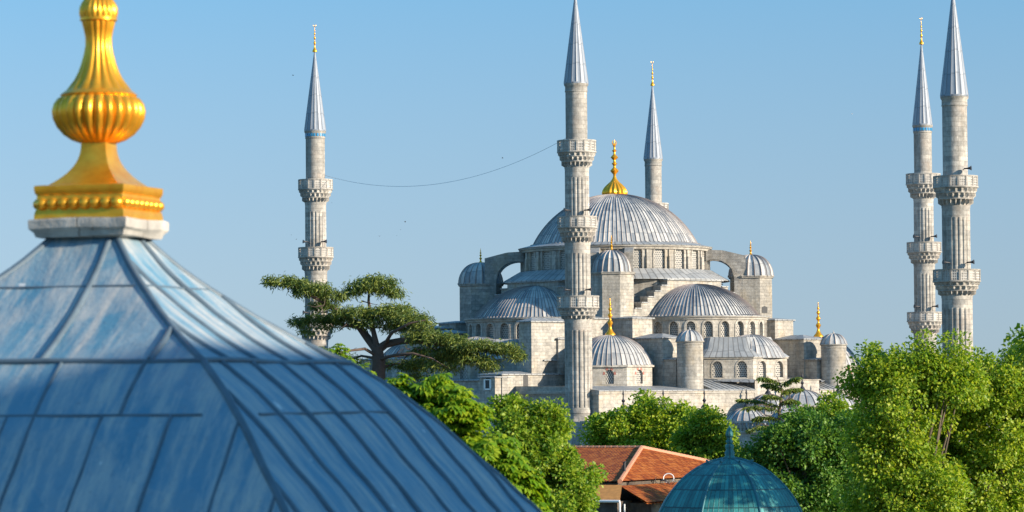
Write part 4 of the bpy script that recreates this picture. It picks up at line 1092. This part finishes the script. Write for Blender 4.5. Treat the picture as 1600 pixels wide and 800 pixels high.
def tree(name, pos, label, lobes, clump_r, n_clump, n_leaf, leaf, mat, seed, group=None, style='leaf', trunk_r=.35, cat='tree'):
    """lobes: (x, y, z, rx, ry, rz) relative to the foot, in metres; clumps sit on and inside them"""
    rng = np.random.default_rng(seed); root = tag(empty(name, pos), label, cat, group)
    clumps = []
    vol = np.array([l[3]*l[4]+l[4]*l[5]+l[3]*l[5] for l in lobes]); ch = rng.choice(len(lobes), n_clump, p=vol/vol.sum())
    for c in ch:
        l = lobes[c]; d = unit(1, rng)[0]; q = rng.uniform(.62, 1.04) if rng.random() < .85 else rng.uniform(.25, .6)
        clumps.append((l[0]+d[0]*l[3]*q, l[1]+d[1]*l[4]*q, l[2]+d[2]*l[5]*q, clump_r*rng.uniform(.6, 1.35)))
    P, d, idx = crown_points(rng, clumps, n_leaf)
    up = np.array([0, 0, 1.0])
    Lc = np.array([[l[0], l[1], l[2]] for l in lobes])[ch][idx]
    outw = P-Lc; outw /= np.linalg.norm(outw, axis=1)[:, None]+1e-9
    if style == 'leaf':
        Nn = outw*.8+up*.35+unit(n_leaf, rng)*.75; D = d*.6+outw*.5+unit(n_leaf, rng)*.7-up*.25
        L = leaf*rng.uniform(.6, 1.3, n_leaf); V, F = leaf_cards(P, D, Nn, L, L*.36)
    else:                                               # five to seven drooping leaflets round a stalk end
        k = 7; Pk = np.repeat(P, k, 0); ax = outw*.6+up*.75+unit(n_leaf, rng)*.35; ax /= np.linalg.norm(ax, axis=1)[:, None]
        t1 = np.cross(ax, unit(n_leaf, rng)); t1 /= np.linalg.norm(t1, axis=1)[:, None]; t2 = np.cross(ax, t1)
        an = np.tile(np.arange(k)/k*2*pi, n_leaf); T1, T2, AX = (np.repeat(v, k, 0) for v in (t1, t2, ax))
        D = T1*np.cos(an)[:, None]+T2*np.sin(an)[:, None]+AX*.25-up*.45; L = leaf*np.repeat(rng.uniform(.7, 1.25, n_leaf), k)*rng.uniform(.8, 1.1, n_leaf*k)
        V, F = leaf_cards(Pk, D, AX+up*.2, L, L*.24, .3)
    mesh_np('crown', V, F, M[mat], root)
    g = G(); zc = min(l[2]-l[5]*.3 for l in lobes); top = max(lobes, key=lambda l: l[2])
    pts = [(0, 0, -.2), (.1, 0, zc*.35), (-.1, .1, zc*.7), (top[0]*.3, top[1]*.3, zc), (top[0]*.8, top[1]*.8, top[2]+top[5]*.4)]
    g.tube(pts, [trunk_r*1.5, trunk_r*1.05, trunk_r*.95, trunk_r*.8, trunk_r*.2], 8)
    st = np.array(pts[3])
    for c in clumps[::max(1, n_clump//26)]:
        e = np.array(c[:3]); mid = st*.5+e*.5+np.array([0, 0, -.12])*np.linalg.norm(e-st)+rng.normal(size=3)*.2
        g.tube([st+(np.array(pts[4])-st)*rng.uniform(0, .4), mid, e], [trunk_r*.5, trunk_r*.28, trunk_r*.08], 6)
    g.build('trunk', M['bark'], root, 60)
    return root
def lobe(px, py, Y, rx, ry, dy=0):                      # ellipsoid lobe seen at a picture place, relative to the tree's foot (set by caller)
    p = at(px, py, Y+dy); s = Y/FPX; return [p.x, p.y, p.z, rx*s, rx*s*.9, ry*s]
def ptree(name, foot_px, Y, label, lobes, **kw):
    f = at(foot_px, 700, Y); L = []
    for l in lobes:
        q = lobe(l[0], l[1], Y, l[2], l[3], l[4] if len(l) > 4 else 0); L.append((q[0]-f.x, q[1]-f.y, q[2], q[3], q[4], q[5]))
    return tree(name, (f.x, f.y, 0), label, L, **kw)
TG = 'leafy trees of the park'
ptree('plane_tree', 1420, 188, 'tall bright green tree with a darker left side, before the paired minarets',
      [(1400, 650, 82, 105), (1385, 710, 70, 110), (1430, 590, 56, 55), (1372, 598, 42, 52), (1420, 790, 90, 90), (1475, 595, 40, 60), (1500, 590, 36, 56)], clump_r=.85, n_clump=300, n_leaf=62000, leaf=.21, mat='leaf_bright', seed=3, group=TG, trunk_r=.3)
ptree('plane_tree', 1555, 192, 'yellow green tree with bare limbs showing, at the far right edge',
      [(1560, 655, 85, 108), (1545, 760, 100, 100), (1585, 578, 44, 42), (1530, 602, 44, 55), (1620, 640, 60, 110), (1490, 720, 56, 100)], clump_r=.85, n_clump=320, n_leaf=66000, leaf=.21, mat='leaf_bright', seed=4, group=TG, trunk_r=.32)
ptree('maple_tree', 1265, 232, 'dense dark green maple directly right of the green copper dome',
      [(1262, 735, 85, 80), (1205, 745, 50, 58), (1310, 720, 55, 75), (1250, 690, 55, 42), (1285, 800, 90, 60)], clump_r=.95, n_clump=250, n_leaf=52000, leaf=.25, mat='leaf_dark', seed=5, group=TG)
ptree('maple_tree', 1300, 262, 'light green young tree below the right-hand round turret of the mosque',
      [(1302, 665, 34, 48), (1290, 700, 45, 50), (1270, 665, 28, 26), (1330, 690, 30, 60)], clump_r=.6, n_clump=110, n_leaf=15000, leaf=.27, mat='leaf_mid', seed=6, group=TG, trunk_r=.2)
ptree('maple_tree', 1020, 296, 'broad yellow green tree behind the red hip roof, under the sunlit mosque wall',
      [(1040, 660, 46, 44), (985, 678, 50, 40), (948, 690, 34, 38), (1070, 690, 45, 50), (1000, 730, 80, 46), (1010, 650, 24, 26)], clump_r=1.0, n_clump=210, n_leaf=42000, leaf=.30, mat='leaf_bright', seed=8, group=TG)
ptree('maple_tree', 1110, 290, 'greener tree standing behind the green copper dome finial',
      [(1108, 684, 36, 44), (1124, 712, 28, 46), (1085, 720, 34, 46)], clump_r=.9, n_clump=110, n_leaf=22000, leaf=.30, mat='leaf_mid', seed=9, group=TG, trunk_r=.25)
ptree('maple_tree', 1170, 285, 'leafy tree top below the small ribbed domes, left of the dark maple',
      [(1170, 752, 40, 45), (1200, 722, 30, 30)], clump_r=.8, n_clump=70, n_leaf=13000, leaf=.28, mat='leaf_mid', seed=19, group=TG, trunk_r=.25)
ptree('maple_tree', 835, 128, 'small leaved green tree below the near minaret, left of the red roof',
      [(830, 715, 66, 72), (862, 775, 68, 78), (800, 690, 46, 62), (885, 795, 42, 62), (855, 668, 24, 28), (790, 645, 18, 26)], clump_r=.5, n_clump=280, n_leaf=52000, leaf=.15, mat='leaf_mid', seed=10, group=TG, trunk_r=.2)
ptree('chestnut_tree', 690, 92, 'bright chestnut tree with drooping fingered leaves along the edge of the lead roof',
      [(655, 634, 40, 42), (700, 668, 56, 62), (745, 722, 60, 70), (615, 660, 34, 62), (790, 775, 56, 66), (700, 790, 110, 90), (830, 800, 30, 40), (690, 615, 22, 20)], clump_r=.45, n_clump=210, n_leaf=9500, leaf=.26, mat='leaf_chestnut', seed=11, group=TG, style='palm', trunk_r=.2)
ptree('chestnut_tree', 520, 118, 'leafy tree top just showing over the lead roof under the cedar',
      [(520, 604, 42, 62), (570, 636, 34, 58), (500, 640, 60, 70)], clump_r=.5, n_clump=60, n_leaf=2600, leaf=.24, mat='leaf_chestnut', seed=12, group=TG, style='palm', trunk_r=.2)
# unseen tree added right of the frame to shade the copper dome
tree('plane_tree', (27.0, 151.8, 0), 'unseen tree added to the right of the green copper dome to shade it', [(0, 0, 18.3, 3.6, 3.6, 2.6), (1.5, 1, 15.5, 3, 3, 3)], clump_r=.9, n_clump=90, n_leaf=9000, leaf=.3, mat='leaf_mid', seed=31, group=TG, trunk_r=.3)

tree('plane_tree', (35.0, 203.0, 0), 'unseen tree added to shade the lower roof of the red roofed house', [(0, 0, 17.0, 3.6, 3.6, 1.9), (1, 1, 14, 3, 3, 3)], clump_r=.9, n_clump=100, n_leaf=12000, leaf=.3, mat='leaf_mid', seed=32, group=TG, trunk_r=.3)  # added out of view, crown placed to shade the house's lower roof

# flat-topped cedar
CY = 250.0; cs = CY/FPX; cf = at(588, 700, CY)
cedar = tag(empty('cedar_tree', (cf.x, cf.y, 0)), 'old flat-topped cedar with bare lower branches beside the far left minaret', 'tree')
def cpt(px, py, dy=0): p = at(px, py, CY+dy); return Vector((p.x-cf.x, p.y-cf.y, p.z))
rng = np.random.default_rng(21); random.seed(5)
g = G()
g.tube([Vector((.2, 0, -.3)), cpt(590, 640), cpt(591, 600), cpt(592, 565), cpt(589, 542)], [.75, .62, .56, .5, .42], 10)
def limb(pts, r0_, r1_): g.tube([cpt(*p) for p in pts], [r0_+(r1_-r0_)*i/(len(pts)-1) for i in range(len(pts))], 7)
limb([(588, 546), (574, 528, 1), (562, 512, 1), (545, 497, 1), (520, 482), (490, 464, -1), (455, 446, -1)], .36, .06)
limb([(590, 546), (584, 520), (579, 495, 1), (576, 470, 1), (577, 448, 1)], .24, .06)
limb([(591, 546), (602, 538), (625, 533, -1), (655, 533, -2), (690, 538, -2), (730, 542, -3), (780, 540, -3)], .36, .06)
limb([(591, 546), (610, 535, 2), (640, 528, 3), (670, 522, 3)], .2, .05)
limb([(600, 540), (612, 520, -2), (640, 505, -3), (665, 500, -3)], .16, .04)
limb([(589, 556), (570, 545, -1), (545, 548, -2), (510, 555, -2), (490, 548)], .14, .03)
limb([(588, 560), (565, 556, 2), (540, 565, 2), (515, 560)], .12, .03)
limb([(562, 512, 1), (530, 506, 2), (495, 503, 2), (462, 503, 2)], .16, .03)
limb([(592, 562), (615, 555, -2), (645, 552, -3), (675, 560, -3), (700, 575, -3)], .14, .03)
limb([(592, 575), (620, 568, 2), (650, 570, 2), (670, 582, 2)], .10, .02)
for _ in range(46):
    x0, y0 = random.choice([(530, 506), (640, 530), (620, 556), (545, 550), (600, 512), (660, 545), (510, 478), (575, 470), (700, 545), (520, 556)])
    x0 += random.uniform(-22, 22); dx_, dy_ = random.uniform(-28, 28), random.uniform(-12, 14); z_ = random.uniform(-3, 3)
    limb([(x0, y0, z_), (x0+dx_*.5, y0+dy_*.3+2, z_), (x0+dx_, y0+dy_, z_)], .05, .012)
g.build('trunk', M['bark_cedar'], cedar, 60)
pads = [  # px, py, half width, half height, depth offset, weight
 (437, 440, 22, 6, -1, .6), (462, 443, 20, 8, -1, .8), (488, 453, 26, 11, -1, 1.2), (515, 464, 22, 10, 0, 1), (505, 478, 20, 8, 0, .6), (470, 458, 12, 8, -1, .3), (425, 441, 10, 4, -1, .2),
 (470, 504, 14, 6, 2, .5), (500, 500, 22, 9, 2, .9), (530, 500, 16, 9, 2, .6), (515, 510, 20, 6, 2, .3), (480, 520, 10, 9, 2, .2),
 (584, 445, 34, 8, 1, 1.3), (568, 452, 22, 8, 1, .7), (605, 456, 20, 10, 1, .7), (590, 437, 20, 5, 1, .6), (620, 462, 6, 8, 1, .2), (549, 457, 8, 6, 1, .25),
 (555, 491, 34, 12, 0, 1.6), (600, 492, 36, 13, 0, 1.8), (640, 500, 30, 14, -1, 1.6), (575, 505, 22, 9, 0, .8), (622, 512, 22, 9, 0, .7), (660, 508, 16, 10, -2, .7), (620, 484, 24, 8, 0, .8),
 (672, 530, 32, 14, -2, 1.7), (700, 533, 22, 12, -2, 1.1), (655, 528, 22, 10, 2, .8), (680, 552, 36, 12, -1, 1.3), (705, 560, 22, 10, -1, .8), (660, 568, 28, 10, 1, .8), (690, 575, 26, 8, -2, .5), (640, 575, 18, 8, 2, .4),
 (735, 542, 26, 11, -3, 1.3), (762, 543, 24, 10, -3, 1.2), (790, 547, 20, 9, -3, 1), (808, 556, 10, 6, -3, .4), (740, 562, 24, 10, -3, .8), (765, 572, 14, 9, -3, .5), (720, 552, 20, 10, -2, .8),
 (525, 555, 20, 6, -2, .35), (555, 565, 16, 6, 2, .3), (500, 548, 12, 5, 0, .25), (610, 570, 18, 6, 2, .3), (645, 590, 20, 8, 1, .3)]
Vs, Fs = [], []; off = 0
for px, py, hw, hh, dy, wgt in pads:
    n = int(wgt*185); u = rng.uniform(-1, 1, n); w = rng.uniform(-1, 1, n); ok = u*u+w*w < 1; u, w = u[ok], w[ok]; n = len(u)
    c = cpt(px, py, dy); top = np.sqrt(1-u*u-w*w*.9*(1-u*u).clip(0, 1)*0)
    h = rng.uniform(-.6, 1, n)*np.sqrt((1-u*u-w*w).clip(0, 1))
    P = np.stack([c.x+u*hw*cs*1.08, c.y+w*max(hw*cs*.85, 1.0), c.z+(h+.25)*hh*.72*cs], 1)+rng.normal(size=(n, 3))*[.2, .22, .09]
    k = 7; Pk = np.repeat(P, k, 0)+rng.normal(size=(n*k, 3))*[.12, .12, .16]
    D = rng.normal(size=(n*k, 3))*[1, 1, .5]+np.array([0, 0, -.7]); Nn = rng.normal(size=(n*k, 3))+np.array([0, 0, .8])
    L = rng.uniform(.2, .48, n*k); V, F = leaf_cards(Pk, D, Nn, L, L*.10, .0); Vs.append(V); Fs.append(F+off); off += len(V)
mesh_np('crown', np.concatenate(Vs), np.concatenate(Fs), M['needle'], cedar)

# top of a young conifer before the sunlit wall
SY = 285.0; sf = at(1216, 700, SY); ss = SY/FPX
yc = tag(empty('young_cedar', (sf.x, sf.y, 0)), 'young cedar top with drooping open branches before the sunlit mosque wall', 'tree')
def spt(px, py, dy=0): p = at(px, py, SY+dy); return Vector((p.x-sf.x, p.y-sf.y, p.z))
g = G(); g.tube([Vector((0, 0, -.2)), spt(1216, 700), spt(1218, 640), spt(1222, 610), spt(1214, 588)], [.3, .2, .13, .08, .02], 7)
Vs, Fs = [], []; off = 0
brs = [((1220, 600), (1200, 590), (1187, 590)), ((1220, 603), (1236, 592), (1246, 590)), ((1221, 608), (1205, 600), (1194, 600)), ((1221, 612), (1238, 606), (1250, 608)), ((1220, 622), (1205, 616), (1196, 619)),
       ((1219, 630), (1235, 622), (1246, 628)), ((1218, 636), (1185, 622), (1152, 625)), ((1218, 642), (1190, 632), (1165, 637)), ((1217, 650), (1240, 640), (1262, 650)), ((1217, 655), (1195, 648), (1180, 655)),
       ((1216, 665), (1245, 655), (1275, 668)), ((1216, 670), (1190, 662), (1172, 672))]
for bi, b in enumerate(brs):
    dy = ((bi*37) % 7-3)*.4; p0, p1, p2 = [spt(x, y, dy*t) for (x, y), t in zip(b, (0, .5, 1))]
    g.tube([p0, p1, p2], [.05, .035, .015], 5)
    n = 60; t = rng.random(n)**.8; P = np.array([(1-a)**2*np.array(p0)+2*a*(1-a)*np.array(p1)+a*a*np.array(p2) for a in t])
    k = 6; Pk = np.repeat(P, k, 0)+rng.normal(size=(n*k, 3))*[.1, .22, .05]; D = rng.normal(size=(n*k, 3))*[1, 1, .3]+np.array([(p2-p0).x*.25, 0, -.75]); L = rng.uniform(.25, .55, n*k)
    V, F = leaf_cards(Pk, D, rng.normal(size=(n*k, 3))+[0, 0, 1], L, L*.12, 0); Vs.append(V); Fs.append(F+off); off += len(V)
g.build('trunk', M['bark_cedar'], yc, 60); mesh_np('crown', np.concatenate(Vs), np.concatenate(Fs), M['needle'], yc)

# ------------------------------------------------------------------ birds in the sky
def bird(px, py, Y, span, flap, head, label, mat='feather'):
    p = at(px, py, Y); b = tag(empty('bird', p, head), label, 'bird', 'birds flying round the mosque')
    g = G(); L = span*.42; rev_pts = [(-L*.5, .01), (-L*.3, .05), (0, .085), (L*.25, .075), (L*.38, .05), (L*.45, .06), (L*.52, .04), (L*.62, .004)]
    g.tube([(x, 0, 0) for x, _ in rev_pts], [r*span for _, r in rev_pts], 8); g.poly([(-L*.45, 0, 0), (-L*.85, .12*span, 0), (-L*.8, -.12*span, 0)]); g.build('body', M[mat], b, 60)
    for s in (-1, 1):
        g = G(); sp = span*.5
        up = [(0, 0, .02), (.45, flap*.5, .16), (1, flap*.2, .02)]
        A_ = [Vector((.1*span, s*sp*.0, .02*span)), Vector((.16*span, s*sp*.5, flap*span*.3)), Vector((.0, s*sp, flap*span*.38))]
        B_ = [Vector((-.12*span, 0, .02*span)), Vector((-.1*span, s*sp*.5, flap*span*.28)), Vector((-.08*span, s*sp*.98, flap*span*.37))]
        rows = [A_, B_]; g.grid(rows); g.grid([[q+Vector((0, 0, -.02*span)) for q in r] for r in rows]); g.build('wing', M[mat], b, 60)
for a in ((633, 347, 430, .42, .8, .4, 'dark bird highest of the four close together right of the left minaret'), (593, 369, 430, .40, .5, 1.2, 'dark bird leftmost of the four between left minaret and the dome'),
          (620, 368, 440, .25, .3, 2.0, 'tiny bird lowest of the four right of the left minaret'), (626, 359, 450, .2, .6, .2, 'faintest tiny bird just below the highest of the four'), (458, 118, 430, .40, .7, 2.6, 'lone bird beside the spire of the left minaret'),
          (463, 374, 430, .3, .5, .3, 'small bird just left of the left minaret balcony'), (455, 367, 430, .24, .4, .8, 'smaller bird a little further left of the left minaret'), (518, 317, 440, .3, .2, 1.0, 'bird just right of the left minaret upper balcony'),
          (785, 247, 430, .5, .4, .1, 'faint bird above the cable near the near minaret')): bird(*a)
bird(1331, 178, 430, .42, .3, .2, 'lone white bird in the open sky at right', 'feather_white')
